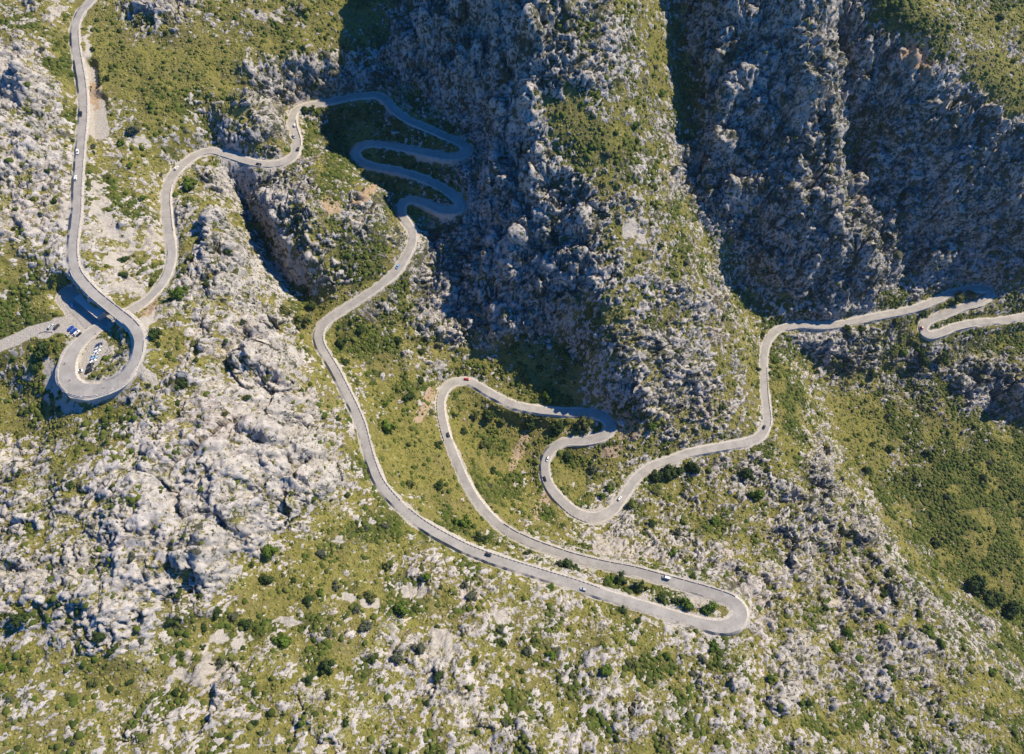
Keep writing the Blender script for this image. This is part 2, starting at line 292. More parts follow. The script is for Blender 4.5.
for x, y, z, w, k in PADS: stamp(x, y, z, w, 5, 5, pad=k)
# samples under the bridge always win
blend = sstep(0, 1, np.clip(D/DB, 0, 1))
# medium relief away from roads
far = sstep(4, 26, D)
px0, py0 = proj(XX, YY, Z0)
def grid_sample(G, step, px, py):
    gy_ = np.clip(py/step-.5, 0, G.shape[0]-1.001); gx_ = np.clip(px/step-.5, 0, G.shape[1]-1.001)
    i = gx_.astype(int); j = gy_.astype(int); fx = gx_-i; fy = gy_-j
    return G[j,i]*(1-fx)*(1-fy)+G[j,i+1]*fx*(1-fy)+G[j+1,i]*(1-fx)*fy+G[j+1,i+1]*fx*fy
# share of ground covered by plants (0 bare rock .. 9 all green), read over the land in 32-unit cells
GREEN = """5 5 8 7 3 3 6 7 7 6 7 8 6 2 2 2 3 4 4 6 7 3 3 3 2 2 4 8 7 6 5 6
4 5 8 8 8 8 8 8 8 7 8 8 3 2 2 2 2 3 4 5 8 5 3 2 2 2 2 3 5 7 5 5
2 3 8 8 9 9 8 6 4 4 3 2 2 2 1 2 2 3 4 4 7 7 2 2 2 2 2 1 2 4 7 7
2 3 7 7 8 8 6 4 4 6 7 7 6 3 2 1 2 7 6 4 6 7 2 2 2 3 2 2 2 2 3 7
2 3 6 6 7 7 6 4 4 6 7 8 7 7 3 2 2 7 7 7 6 5 3 2 1 2 6 3 1 2 2 2
3 3 6 6 6 5 6 6 3 3 7 8 7 6 3 2 3 4 4 5 6 2 2 2 1 2 5 3 1 1 2 2
4 4 5 6 5 4 4 7 3 3 5 3 7 6 3 1 1 3 4 4 6 6 2 2 2 1 3 4 2 2 2 2
5 4 3 5 4 4 3 5 5 4 6 5 5 3 1 1 2 2 3 6 6 7 5 5 2 2 2 3 3 2 2 2
7 5 4 5 5 4 2 4 6 5 6 6 6 4 2 1 1 2 2 4 5 6 7 5 3 3 2 3 4 2 4 5
6 6 7 5 6 4 3 3 5 7 7 6 6 3 2 2 1 2 6 5 5 4 5 7 6 4 4 6 6 5 5 7
6 6 6 5 5 4 3 2 3 7 8 8 6 4 4 3 6 7 7 4 4 4 6 7 5 3 3 6 7 6 7 8
6 7 5 5 4 4 3 2 2 4 8 7 6 6 6 7 7 7 8 4 3 3 5 7 8 6 4 7 5 6 7 4
6 8 6 5 3 3 2 2 2 2 7 8 8 7 7 7 8 9 7 5 4 3 4 6 8 7 8 8 6 6 8 6
5 6 6 4 3 3 2 2 2 2 5 8 8 8 8 8 8 8 6 7 4 4 5 6 7 5 8 9 9 8 8 8
4 6 6 4 4 3 2 2 2 3 3 8 8 8 9 9 7 8 8 7 5 6 5 4 6 3 7 8 9 9 9 9
5 6 5 3 4 4 2 2 2 3 4 6 8 8 8 9 7 8 6 6 6 5 6 4 4 3 5 8 9 9 9 9
4 4 4 3 3 4 3 3 3 4 6 5 6 8 8 8 7 6 4 5 6 5 6 5 3 3 3 7 8 9 9 9
3 3 3 3 4 3 3 5 6 6 6 6 6 5 6 5 6 6 5 6 5 5 5 5 3 4 4 6 7 9 9 9
3 3 3 3 3 4 5 7 8 8 7 7 5 6 4 5 6 6 7 6 7 5 5 3 4 4 4 5 6 8 8 9
5 4 3 3 4 5 7 7 7 6 6 7 5 5 4 5 5 5 5 5 5 5 5 4 5 5 5 5 6 6 6 8
7 6 6 6 6 6 5 5 5 5 6 5 5 3 5 5 6 5 5 5 5 5 5 5 3 4 5 4 5 5 6 7
6 7 7 6 6 6 4 4 5 5 5 6 6 4 4 6 6 4 5 5 5 5 5 4 4 4 5 4 4 5 6 6
6 6 6 5 5 5 5 5 5 5 5 5 5 5 5 5 5 5 5 5 5 5 5 5 5 5 5 5 5 5 5 6
6 6 6 5 5 5 5 5 5 5 5 5 5 5 5 5 5 5 5 5 5 5 5 5 5 5 5 5 5 5 5 6"""
GREEN = np.array([[int(c) for c in r.split()] for r in GREEN.splitlines()], float)/9
GREEN[8:14, 0:10] += .05; GREEN[14:20, 0:7] -= .10; GREEN[0:4, 28:] += .12; GREEN[3:5, 17:20] += .1; GREEN[0:8, 19:22] += .08; GREEN[12:20, 27:] -= .10; GREEN[11:13, 30:] = .3; GREEN[10:12, 25:28] -= .15; GREEN[12:15, 27:30] -= .06
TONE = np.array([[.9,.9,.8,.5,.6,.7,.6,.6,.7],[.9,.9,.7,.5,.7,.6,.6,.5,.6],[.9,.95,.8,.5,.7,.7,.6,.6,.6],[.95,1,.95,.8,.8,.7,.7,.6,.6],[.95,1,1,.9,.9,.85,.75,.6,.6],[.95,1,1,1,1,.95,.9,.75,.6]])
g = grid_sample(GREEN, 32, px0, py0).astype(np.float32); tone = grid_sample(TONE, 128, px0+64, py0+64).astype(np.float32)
g = (g+fbm(XX+700, YY, Z0.astype(np.float32), 30, 3).astype(np.float32)*.42*sstep(.95, .6, g)).clip(0, 1)
gyv, gxv = np.gradient(Z0, GY, GX); slope = np.hypot(gxv, gyv).astype(np.float32)
Z0 = Z0.astype(np.float32)
zs = Z0*1.0
rocky = sstep(.75, .25, g)
ridge = fbm(XX, YY, zs, 62, 4, ridge=True)
rel = (ridge-.2)*9*(.25+.75*rocky)*(0.5+np.clip(slope, 0, 1.3)) + fbm(XX+300, YY, zs, 34, 4)*5.0
b1, b2, ba, bt = worley(*rot(XX+fbm(XX, YY, zs, 25, 2)*9, YY+fbm(XX+44, YY, zs, 25, 2)*9, zs, .62, 44, 20, 60))
flute = fbm(XX*1.0, YY*1.0, zs*.3, 26, 4, ridge=True)
steep = sstep(.45, 1.1, slope)
crag = (np.clip(bt, -.7, .7)*9+ba*7+np.clip(b2-b1, 0, .12)/.12*3.5)*rocky*(.55+.45*steep)+(flute-.2)*11*steep*rocky
calm = np.ones(XX.shape)
for (ax, ay, rx_, ry_) in ((585,70,50,95),(590,125,60,40),(640,270,60,110),(700,370,60,70),(960,40,70,40)):
    calm = calm*(1-.72*sstep(1.3, .5, ((px0-ax)/rx_)**2+((py0-ay)/ry_)**2))
rel = (rel+crag)*calm
Z1 = Z0+rel*sstep(5, 34, D)
inner = np.clip(D, 0, None)
Z1 = np.where(D < 0, DZ-.25, DZ-.25+(Z1-DZ+.25)*blend).astype(np.float32)
# rock field
q = Z1
wx = XX+fbm(XX, YY, q, 14, 2)*5; wy = YY+fbm(XX+77, YY, q, 14, 2)*5; wz = q+fbm(XX, YY+99, q, 14, 2)*5
f1, f2, ida, ta = worley(*rot(wx, wy, wz, .5, 16, 9, 18))
h1, h2, idb, tb = worley(*rot(wx, wy, wz, .8, 6.2, 3.8, 7.5))
k1, k2, idc, tc = worley(*rot(wx, wy, wz, .2, 2.7, 2.0, 3.2))
bump1 = np.clip(f2-f1, 0, .22)/.22*.35+ida*.45+np.clip(ta, -.6, .6)*.7
bump2 = np.clip(h2-h1, 0, .25)/.25*.4+idb*.45+np.clip(tb, -.6, .6)*.7
bump3 = np.clip(k2-k1, 0, .3)/.3*.4+idc*.5+np.clip(tc, -.6, .6)*.5
big = fbm(XX, YY+500, q, 48, 4)
detail = fbm(XX+50, YY, q, 5, 3); fine3 = fbm(XX+150, YY, q, 2.4, 2, ridge=True)
Rf = .22*bump1+.30*bump2+.26*bump3+.30*big+.50*detail+.10*fine3+.22*np.clip(slope-.5, 0, 1)
sam = np.sort(Rf[::7, ::7].ravel()); qt = np.searchsorted(sam, Rf)/len(sam)     # 0..1 rank
gg = np.clip((g-.5)*1.15+.53, .03, 1.0)
rock = sstep(-.035, .035, qt-gg).astype(np.float32)
lift = np.clip(qt-gg, 0, .5)
off = sstep(1.0, 7, D)
amp = (.5+.6*rocky)*(0.8+.35*np.clip(slope, 0, 1.4))*(1-.35*sstep(.78, .98, tone))
disp = (rock*(lift*2.6+bump1*2.6*rocky+bump2*1.9+bump3*.8+fine3*.35)*amp + (1-rock)*(fbm(XX, YY, q, 3.2, 2)*.45+.1))*off
disp += fbm(XX, YY, q, 11, 3)*1.3*off
gyv, gxv = np.gradient(Z1, GY, GX)
# smooth normals for the displacement
def blur(a, k):
    for ax in (0, 1):
        c = np.cumsum(np.pad(a, [(k+1, k) if i == ax else (0, 0) for i in (0, 1)], mode='edge'), axis=ax, dtype=np.float64)
        a = (c[2*k+1:]-c[:-2*k-1])/(2*k+1) if ax == 0 else (c[:, 2*k+1:]-c[:, :-2*k-1])/(2*k+1)
    return a
gxb, gyb = blur(gxv, 5), blur(gyv, 5)
nl = np.sqrt(1+gxb**2+gyb**2)
PX = (XX-disp*gxb/nl*.9).astype(np.float32); PY = (YY-disp*gyb/nl*.9).astype(np.float32); PZ = (Z1+disp/nl).astype(np.float32)
# patches of pale scree and bare earth: px, py, rx, ry, angle, kind (1 gravel, 2 warm earth)
PATCH = [(54,384,8,20,15,1),(66,403,16,8,30,1),(48,366,6,10,0,1),(99,122,9,16,0,1),(141,141,9,8,0,1),(88,45,4,16,0,1),(95,95,7,14,0,2),(633,230,12,16,-30,1),(707,307,8,8,0,1),(280,272,14,8,30,1),(300,268,14,5,20,1),(118,232,30,10,10,1),(150,235,14,14,0,1),(125,285,22,9,20,1),(150,305,14,7,-40,2),
 (630,425,14,14,40,2),(612,452,14,5,-10,2),(520,450,5,22,25,2),(545,500,5,20,30,2),(425,405,5,22,25,2),(492,556,18,4,15,2),(410,592,14,7,0,1),(440,640,16,20,0,1),(360,600,22,5,10,1),(285,622,16,5,0,1),(335,540,9,5,0,1),
 (610,545,16,16,0,1),(640,600,14,5,12,1),(700,606,14,8,20,1),(575,565,30,3,15,1),(500,615,16,8,0,1),(230,640,26,10,0,1),(200,670,30,14,0,1),(330,205,12,8,30,2),(365,195,5,16,50,2),(100,205,10,26,0,1),(64,215,7,18,0,1),(120,255,14,14,0,1),
 (640,235,8,10,0,1),(145,330,8,22,20,1),(150,380,6,20,-30,1),(430,225,8,4,0,2),(915,52,14,18,0,2),(925,75,8,10,0,2),(60,10,10,5,0,1),(262,15,16,5,15,1),(845,605,16,10,0,1)]
px1, py1 = proj(PX, PY, PZ)
nz = fbm(XX, YY, q, 7, 3)
gravel = np.zeros(XX.shape, np.float32); earth = gravel.copy()
for (ax, ay, rx_, ry_, an, kd) in PATCH:
    c, s_ = math.cos(R(an)), math.sin(R(an)); dx = px1-ax; dy = py1-ay
    e = ((c*dx+s_*dy)/rx_)**2+((-s_*dx+c*dy)/ry_)**2
    v = sstep(1.5, .2, e+nz*3.2)*.8 if kd == 1 else sstep(1.6, .5, e+nz*1.6)
    if kd == 1: gravel = np.maximum(gravel, v)
    else: earth = np.maximum(earth, v)
sh = sstep(2.2, .3, D+nz*2.2)*(DP == 0)
gravel = np.maximum(gravel, sh*.9); gravel = np.maximum(gravel, np.where(DP > 0, sstep(.8, -.3, D+nz), 0))
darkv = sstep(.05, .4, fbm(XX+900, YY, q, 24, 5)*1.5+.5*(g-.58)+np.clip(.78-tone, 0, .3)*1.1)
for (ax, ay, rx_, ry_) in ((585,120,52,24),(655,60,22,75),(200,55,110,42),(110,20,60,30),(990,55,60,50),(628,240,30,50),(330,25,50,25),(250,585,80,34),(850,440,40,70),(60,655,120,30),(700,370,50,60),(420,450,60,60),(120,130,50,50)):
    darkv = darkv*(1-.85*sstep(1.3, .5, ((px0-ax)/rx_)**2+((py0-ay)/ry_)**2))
bare = np.clip(1.02-g*1.05+fbm(XX+40, YY, q, 18, 3)*.7, 0, 1).astype(np.float32)
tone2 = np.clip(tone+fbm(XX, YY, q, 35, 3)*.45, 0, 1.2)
# ------------------------------------------------------------------ materials
def mat(name, col, rough=.8, metal=0, spec=.3):
    m = bpy.data.materials.new(name); m.use_nodes = True; b = m.node_tree.nodes['Principled BSDF']
    b.inputs['Base Color'].default_value = (*col, 1); b.inputs['Roughness'].default_value = rough; b.inputs['Metallic'].default_value = metal
    b.inputs['Specular IOR Level'].default_value = spec
    return m
class NT:
    def __init__(s, m): s.t = m.node_tree; s.b = s.t.nodes['Principled BSDF']
    def n(s, ty, **k):
        nd = s.t.nodes.new(ty)
        for a, v in k.items():
            if a.startswith('i_'): nd.inputs[a[2:].replace('_', ' ')].default_value = v
            else: setattr(nd, a, v)
        return nd
    def l(s, a, b): s.t.links.new(a, b)
    def noise(s, sc, det=4, rough=.6, vec=None):
        nd = s.n('ShaderNodeTexNoise'); nd.inputs['Scale'].default_value = sc; nd.inputs['Detail'].default_value = det; nd.inputs['Roughness'].default_value = rough
        s.l(vec or s.pos, nd.inputs['Vector']); return nd.outputs['Fac']
    def ramp(s, f, a, b, ca=(0,0,0,1), cb=(1,1,1,1)):
        r = s.n('ShaderNodeValToRGB'); r.color_ramp.elements[0].position = a; r.color_ramp.elements[1].position = b
        r.color_ramp.elements[0].color = ca; r.color_ramp.elements[1].color = cb; s.l(f, r.inputs['Fac']); return r.outputs['Color']
    def mix(s, f, a, b, mode='MIX'):
        m = s.n('ShaderNodeMix', data_type='RGBA', blend_type=mode)
        for v, i in ((f, 0), (a, 6), (b, 7)):
            if hasattr(v, 'node'): s.l(v, m.inputs[i])
            else: m.inputs[i].default_value = v if i == 0 else (*v, 1)
        return m.outputs[2]
    def math(s, op, a, b=0.0):
        m = s.n('ShaderNodeMath', operation=op)
        for i, v in enumerate((a, b)):
            if hasattr(v, 'node'): s.l(v, m.inputs[i])
            else: m.inputs[i].default_value = v
        return m.outputs[0]
mt = mat('limestone_hillside', (.4,.4,.4), .95, 0, .1); N = NT(mt)
N.pos = N.n('ShaderNodeNewGeometry').outputs['Position']
at1 = N.n('ShaderNodeAttribute', attribute_name='cover'); at2 = N.n('ShaderNodeAttribute', attribute_name='cover2')
s1 = N.n('ShaderNodeSeparateColor'); N.l(at1.outputs['Color'], s1.inputs[0]); s2 = N.n('ShaderNodeSeparateColor'); N.l(at2.outputs['Color'], s2.inputs[0])
a_rock, a_dark, a_grav = s1.outputs; a_tone, a_earth, a_var = s2.outputs
nA, nB, nC = N.noise(.14, 6, .7), N.noise(.8, 5, .75), N.noise(2.6, 3, .75)
rk = N.mix(N.ramp(nA, .34, .54), (.29,.275,.255), (.56,.52,.475))
rk = N.mix(N.math('MULTIPLY', N.ramp(nB, .53, .64), .6), rk, (.16,.16,.155))
rk = N.mix(N.math('MULTIPLY', N.ramp(nC, .5, .64), .45), rk, (.68,.65,.60))
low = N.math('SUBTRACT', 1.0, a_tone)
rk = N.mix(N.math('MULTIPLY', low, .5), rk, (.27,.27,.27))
nV = N.noise(.33, 5, .7)
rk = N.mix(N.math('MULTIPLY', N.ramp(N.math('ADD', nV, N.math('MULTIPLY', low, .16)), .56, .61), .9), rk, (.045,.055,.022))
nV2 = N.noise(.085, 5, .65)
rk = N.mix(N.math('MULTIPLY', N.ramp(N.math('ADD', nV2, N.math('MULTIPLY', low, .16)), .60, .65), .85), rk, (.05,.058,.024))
nW = N.noise(.02, 3, .5); rk = N.mix(N.math('MULTIPLY', N.ramp(nW, .55, .75), .22), rk, (.45,.34,.27))
gD, gE = N.noise(.30, 4, .7), N.noise(1.3, 4, .75)
gr = N.mix(N.ramp(gD, .38, .60), (.15,.15,.034), (.285,.255,.07))
gr = N.mix(N.math('MULTIPLY', N.ramp(gE, .50, .62), .75), gr, (.05,.062,.02))
gr = N.mix(N.math('MULTIPLY', N.ramp(nC, .55, .70), .35), gr, (.32,.28,.15))
gr = N.mix(N.math('MULTIPLY', N.ramp(N.noise(.045, 5, .7), .48, .66), .55), gr, (.215,.17,.085))
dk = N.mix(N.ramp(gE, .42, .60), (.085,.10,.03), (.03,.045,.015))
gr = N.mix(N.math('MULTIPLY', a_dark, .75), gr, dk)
gS = N.noise(.55, 5, .8)
bm_ = N.ramp(N.math('ADD', gS, N.math('MULTIPLY', N.math('SUBTRACT', a_var, .62), .42)), .52, .57)
gr = N.mix(bm_, gr, N.mix(N.ramp(nB, .4, .6), (.33,.305,.26), (.54,.51,.46)))
rm = N.ramp(N.math('ADD', a_rock, N.math('MULTIPLY', N.math('SUBTRACT', gE, .5), .9)), .42, .58)
c = N.mix(rm, gr, rk)
gv = N.mix(N.ramp(nB, .35, .65), (.36,.33,.28), (.54,.50,.44)); c = N.mix(N.ramp(N.math('ADD', a_grav, N.math('MULTIPLY', N.math('SUBTRACT', gE, .5), .6)), .35, .65), c, gv)
ev = N.mix(N.ramp(nB, .35, .65), (.34,.24,.15), (.46,.36,.26)); c = N.mix(N.ramp(N.math('ADD', a_earth, N.math('MULTIPLY', N.math('SUBTRACT', gE, .5), .8)), .4, .65), c, ev)
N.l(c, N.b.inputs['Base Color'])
bn = N.n('ShaderNodeBump'); bn.inputs['Distance'].default_value = 1.1; bn.inputs['Strength'].default_value = 1.0
N.l(N.math('ADD', N.math('MULTIPLY', nB, 1.0), N.math('MULTIPLY', nC, .35)), bn.inputs['Height']); N.l(bn.outputs['Normal'], N.b.inputs['Normal'])

def tag(o, label=None, cat=None, group=None, kind=None):
    if label: o['label'] = label
    if cat: o['category'] = cat
    if group: o['group'] = group
    if kind: o['kind'] = kind
    return o
# ------------------------------------------------------------------ ground mesh
def fast_mesh(name, V, Fq, material, smooth_=True, attrs=()):
    me = bpy.data.meshes.new(name); me.vertices.add(len(V)); me.vertices.foreach_set('co', np.ascontiguousarray(V, np.float32).ravel())
    k = Fq.shape[1]; me.loops.add(Fq.size); me.loops.foreach_set('vertex_index', Fq.astype(np.int32).ravel())
    me.polygons.add(len(Fq)); me.polygons.foreach_set('loop_start', np.arange(0, Fq.size, k, dtype=np.int32))
    if smooth_: me.polygons.foreach_set('use_smooth', np.ones(len(Fq), bool))
    for an, arr in attrs:
        a = me.color_attributes.new(an, 'FLOAT_COLOR', 'POINT'); a.data.foreach_set('color', np.ascontiguousarray(arr, np.float32).ravel())
    me.update(calc_edges=True); me.materials.append(material)
    o = bpy.data.objects.new(name, me); COL.objects.link(o); return o
ny, nx = XX.shape
idx = np.arange(nx*ny, dtype=np.int32).reshape(ny, nx)
Fq = np.stack([idx[:-1,:-1], idx[:-1,1:], idx[1:,1:], idx[1:,:-1]], -1).reshape(-1, 4)
one = np.ones(nx*ny, np.float32)
c1 = np.stack([rock.ravel(), darkv.ravel(), gravel.ravel(), one], 1); c2 = np.stack([tone2.ravel(), earth.ravel(), bare.ravel(), one], 1)
ter = fast_mesh('hillside', np.stack([PX.ravel(), PY.ravel(), PZ.ravel()], 1), Fq, mt, False, (('cover', c1), ('cover2', c2)))
tag(ter, kind='structure')
def ground(x, y):
    i = np.clip(np.searchsorted(GX, x)-1, 0, nx-2); j = np.clip(np.searchsorted(GY, y)-1, 0, ny-2)
    fx = (x-GX[i])/(GX[i+1]-GX[i]); fy = (y-GY[j])/(GY[j+1]-GY[j])
    return PZ[j,i]*(1-fx)*(1-fy)+PZ[j,i+1]*fx*(1-fy)+PZ[j+1,i]*(1-fx)*fy+PZ[j+1,i+1]*fx*fy
def hit(px, py):
    a = (px-W/2)/F; b = (H/2-py)/F; dz = -sp+b*cp; dy = cp+b*sp
    t = 150.0
    while t < 1500:
        x, y, z = a*t, dy*t, CAM_Z+dz*t
        if z <= ground(x, y): 
            return x, y, float(ground(x, y))
        t += 1.0
    return x, y, z
# ------------------------------------------------------------------ road mesh
ma = mat('weathered_asphalt', (.25,.25,.25), .9, 0, .2); N = NT(ma); N.pos = N.n('ShaderNodeNewGeometry').outputs['Position']
c = N.mix(N.ramp(N.noise(.12, 4, .6), .35, .65), (.30,.28,.25), (.40,.375,.335)); c = N.mix(N.math('MULTIPLY', N.noise(4, 3, .7), .25), c, (.16,.16,.16)); c = N.mix(N.math('MULTIPLY', N.ramp(N.noise(.5, 3, .6), .56, .60), .3), c, (.19,.19,.185)); N.l(c, N.b.inputs['Base Color'])
msd = mat('pale_dust_verge', (.45,.41,.35), .95, 0, .1); N = NT(msd); N.pos = N.n('ShaderNodeNewGeometry').outputs['Position']
c = N.mix(N.ramp(N.noise(.9, 4, .7), .38, .62), (.34,.31,.26), (.55,.51,.44)); N.l(c, N.b.inputs['Base Color'])
mst = mat('pale_masonry', (.42,.39,.35), .9, 0, .2); N = NT(mst); N.pos = N.n('ShaderNodeNewGeometry').outputs['Position']
vo = N.n('ShaderNodeTexVoronoi', i_Scale=1.6); N.l(N.pos, vo.inputs['Vector'])
sc_ = N.n('ShaderNodeSeparateColor'); N.l(vo.outputs['Color'], sc_.inputs[0])
c = N.mix(sc_.outputs[0], (.38,.35,.32), (.56,.52,.46)); c = N.mix(N.math('MULTIPLY', N.ramp(N.noise(.25, 4, .6), .4, .7), .4), c, (.22,.20,.18)); N.l(c, N.b.inputs['Base Color'])
def strip(name, i0, i1, prof, material, jit=0):
    """prof: list of (offset fn(i), dz)"""
    ii = np.arange(i0, i1); V = []
    for off_, dz in prof:
        o = off_(ii); V.append(np.stack([RX[ii]+NXs[ii]*o, RY[ii]+NYs[ii]*o, RZ[ii]+dz], 1))
    V = np.stack(V, 1); m, k = V.shape[:2]; id_ = np.arange(m*k).reshape(m, k)
    Fq = np.stack([id_[:-1,:-1], id_[1:,:-1], id_[1:,1:], id_[:-1,1:]], -1).reshape(-1, 4)
    return fast_mesh(name, V.reshape(-1, 3), Fq[:, ::-1], material, False)
wob = np.interp(np.arange(RN), np.arange(0, RN+12, 4), rng.normal(0, .22, len(np.arange(0, RN+12, 4))))
wob2 = np.interp(np.arange(RN), np.arange(0, RN+12, 3), rng.normal(0, .35, len(np.arange(0, RN+12, 3))))
wob = np.clip(wob, -.25, .25); wob2 = np.clip(wob2, -.3, .4); wob[B0-4:B1+4] = 0; wob2 = wob2+np.interp(np.arange(RN), np.arange(0, RN+60, 17), rng.uniform(-.45, 1.5, len(np.arange(0, RN+60, 17)))); wob2[B0-4:B1+4] = 0
rd = strip('road', 0, RN, [(lambda i: RW[i]+wob[i]*.5, .06), (lambda i: RW[i]*0, .10), (lambda i: -RW[i]-wob[i]*.5, .06)], ma); tag(rd, kind='structure')
sh_ = strip('road_verge', 0, B0-1, [(lambda i: RW[i]+1.5+wob2[i], -.55), (lambda i: RW[i]+.75+wob[i], .0), (lambda i: -RW[i]-.75-wob2[i], .0), (lambda i: -RW[i]-1.5-wob[i], -.55)], msd); tag(sh_, kind='structure')
sh_ = strip('road_verge', B1+1, RN, [(lambda i: RW[i]+1.5+wob2[i], -.55), (lambda i: RW[i]+.75+wob[i], .0), (lambda i: -RW[i]-.75-wob2[i], .0), (lambda i: -RW[i]-1.5-wob[i], -.55)], msd); tag(sh_, kind='structure')
# ------------------------------------------------------------------ helpers for things
def link_mesh(name, bm, m, parent=None, smooth_=False):
    me = bpy.data.meshes.new(name); bm.normal_update(); bm.to_mesh(me); bm.free(); me.materials.append(m)
    if smooth_: me.polygons.foreach_set('use_smooth', [True]*len(me.polygons))
    o = bpy.data.objects.new(name, me); COL.objects.link(o)
    if parent: o.parent = parent
    return o
def empty(name, loc, rz=0.0):
    o = bpy.data.objects.new(name, None); COL.objects.link(o); o.location = loc; o.rotation_euler = (0, 0, rz); return o
def children(o): return [c for c in list(o.children)]
def copy_tree(o, parent=None):
    c = o.copy(); COL.objects.link(c); c.parent = parent
    for ch in children(o): copy_tree(ch, c)
    return c
def box(bm, x0, x1, y0, y1, z0, z1, tx=0, ty=0):
    v = [bm.verts.new(p) for p in ((x0,y0,z0),(x1,y0,z0),(x1,y1,z0),(x0,y1,z0),(x0+tx,y0+ty,z1),(x1-tx,y0+ty,z1),(x1-tx,y1-ty,z1),(x0+tx,y1-ty,z1))]
    for f in ((3,2,1,0),(4,5,6,7),(0,1,5,4),(1,2,6,5),(2,3,7,6),(3,0,4,7)): bm.faces.new([v[i] for i in f])
def tube(bm, p, q, r, n=6, r2=None):
    p, q = Vector(p), Vector(q); d = (q-p).normalized(); a = d.orthogonal().normalized(); b = d.cross(a); r2 = r if r2 is None else r2
    A = [bm.verts.new(p+(a*math.cos(t)+b*math.sin(t))*r) for t in [2*math.pi*i/n for i in range(n)]]
    B = [bm.verts.new(q+(a*math.cos(t)+b*math.sin(t))*r2) for t in [2*math.pi*i/n for i in range(n)]]
    for i in range(n): bm.faces.new((A[i], A[(i+1)%n], B[(i+1)%n], B[i]))
    bm.faces.new(A[::-1]); bm.faces.new(B)
def disc(bm, c, r, w, n=14):      # wheel, axis along y
    tube(bm, (c[0], c[1]-w/2, c[2]), (c[0], c[1]+w/2, c[2]), r, n)
# ------------------------------------------------------------------ parapets and retaining walls
def offs_run(name, i0, i1, side, prof, m, label, cat, group=None, gaps=0):
    """prof: closed cross-section (outward, up) extruded along the edge of the road"""
    ii = list(range(i0, i1)); bm = bmesh.new(); k = len(prof); prev = None; ox_, oy_ = RX[(i0+i1)//2], RY[(i0+i1)//2]; oz_ = RZ[(i0+i1)//2]
    for c_, i in enumerate(ii):
        cut = gaps and (c_ % gaps) >= gaps-1
        ring = []
        for (o, z) in prof:
            zz_ = z if (not cut or z < .2) else .18
            oo = side*(RW[i]+o); e = min(1.0, (c_+1)/10, (len(ii)-c_)/10) if not gaps else 1.0
            if z < -1: zz_ = z*e; oo = side*(RW[i]+1.0+(o-1.0)*e)
            ring.append(bm.verts.new((RX[i]+NXs[i]*oo-ox_, RY[i]+NYs[i]*oo-oy_, RZ[i]+zz_-oz_)))
        if prev:
            for a in range(k): bm.faces.new((prev[a], prev[(a+1)%k], ring[(a+1)%k], ring[a]))
        else: bm.faces.new(ring)
        prev = ring
    bm.faces.new(prev[::-1]); bmesh.ops.recalc_face_normals(bm, faces=bm.faces)
    o = link_mesh(name, bm, m); o.location = (ox_, oy_, oz_); return tag(o, label, cat, group)
WL = {'loop': 'tall curved masonry retaining wall under the outer side of the tight loop with parked cars', 'hair1': 'pale retaining wall below the right end of the first shaded hairpin',
 'hair1b': 'short retaining wall below the top bend of the shaded switchbacks', 'hair2': 'low retaining wall under the middle leg of the shaded switchbacks', 'hair3': 'pale retaining wall below the lowest shaded hairpin beside the gorge',
 'turnw': 'stone wall under the small right hand hairpin in the centre of the valley', 'r1': 'retaining wall under the far right road just right of its shaded corner', 'r1b': 'long retaining wall above the rock band on the far right road',
 'r2': 'low retaining wall under the rising leg of the far right hairpin', 'r3': 'curved retaining wall under the lowest hairpin at the right edge'}
for nm, i0, i1, side, drop in wall_rng:
    offs_run('retaining_wall', i0, i1, side, [(.55, .25), (1.35, .25), (1.45, -.6), (2.9, -drop-1.5), (.55, -drop-1.5)], mst, WL[nm], 'retaining wall', 'masonry retaining walls of the mountain road')
PAR = [(75.5,30, 77,262, 1, 'low stone parapet along the right side of the upper straight road'), (77,268, 135,330, 1, 'stone parapet on the right hand edge of the overpass'), (77,268, 128,321, -1, 'stone parapet on the left hand edge of the overpass above the flat roofed hut'),
 (139,342, 71,352, 1, 'curved stone parapet round the outside of the tight loop'), (168,232, 178,170, -1, 'stone parapet on the road that leaves the loop, beside the green slope'), (201,152, 284,162, -1, 'stone parapet along the bend road above the dark canyon'),
 (297,146, 293,120, -1, 'stone parapet on the right side of the short straight beside the rock cut'), (372,96, 458,142, -1, 'parapet on the top leg of the shaded switchbacks'), (355,152, 456,196, -1, 'parapet on the third leg of the shaded switchbacks'),
 (319,336, 398,505, 1, 'long dashed row of stone guard blocks on the valley side of the middle road'), (406,512, 600,593, 1, 'stone guard blocks above the green valley on the way to the wide lower hairpin'),
 (733,602, 500,526, -1, 'stone parapet on the upper edge of the wide lower hairpin'), (448,440, 443,392, 1, 'guard blocks on the outside of the bend by the gorge mouth'), (546,478, 590,517, -1, 'guard blocks outside the heart shaped bend, left side'),
 (652,466, 745,442, -1, 'stone parapet on the valley side of the road below the rocky nose'), (767,425, 764,366, -1, 'guard blocks on the right side of the climbing road below the shaded corner'), (798,324, 940,299, -1, 'parapet along the far right road above the rock band')]
for ax, ay, bx, by, side, lab in PAR:
    i0, i1 = road_index(ax, ay), road_index(bx, by)
    if (ax, ay) == (139,342): i1 = road_index(71, 352, i0, i0+160)
    # side given as seen walking down the road: +1 left
    s_ = side
    if i0 > i1: i0, i1 = i1, i0
    offs_run('stone_parapet', i0, i1, s_, [(.25, -.3), (.25, .75), (.62, .75), (.62, -.3)], mst, lab, 'parapet', 'stone parapets of the mountain road', gaps=3 if 'guard' in lab else 9)
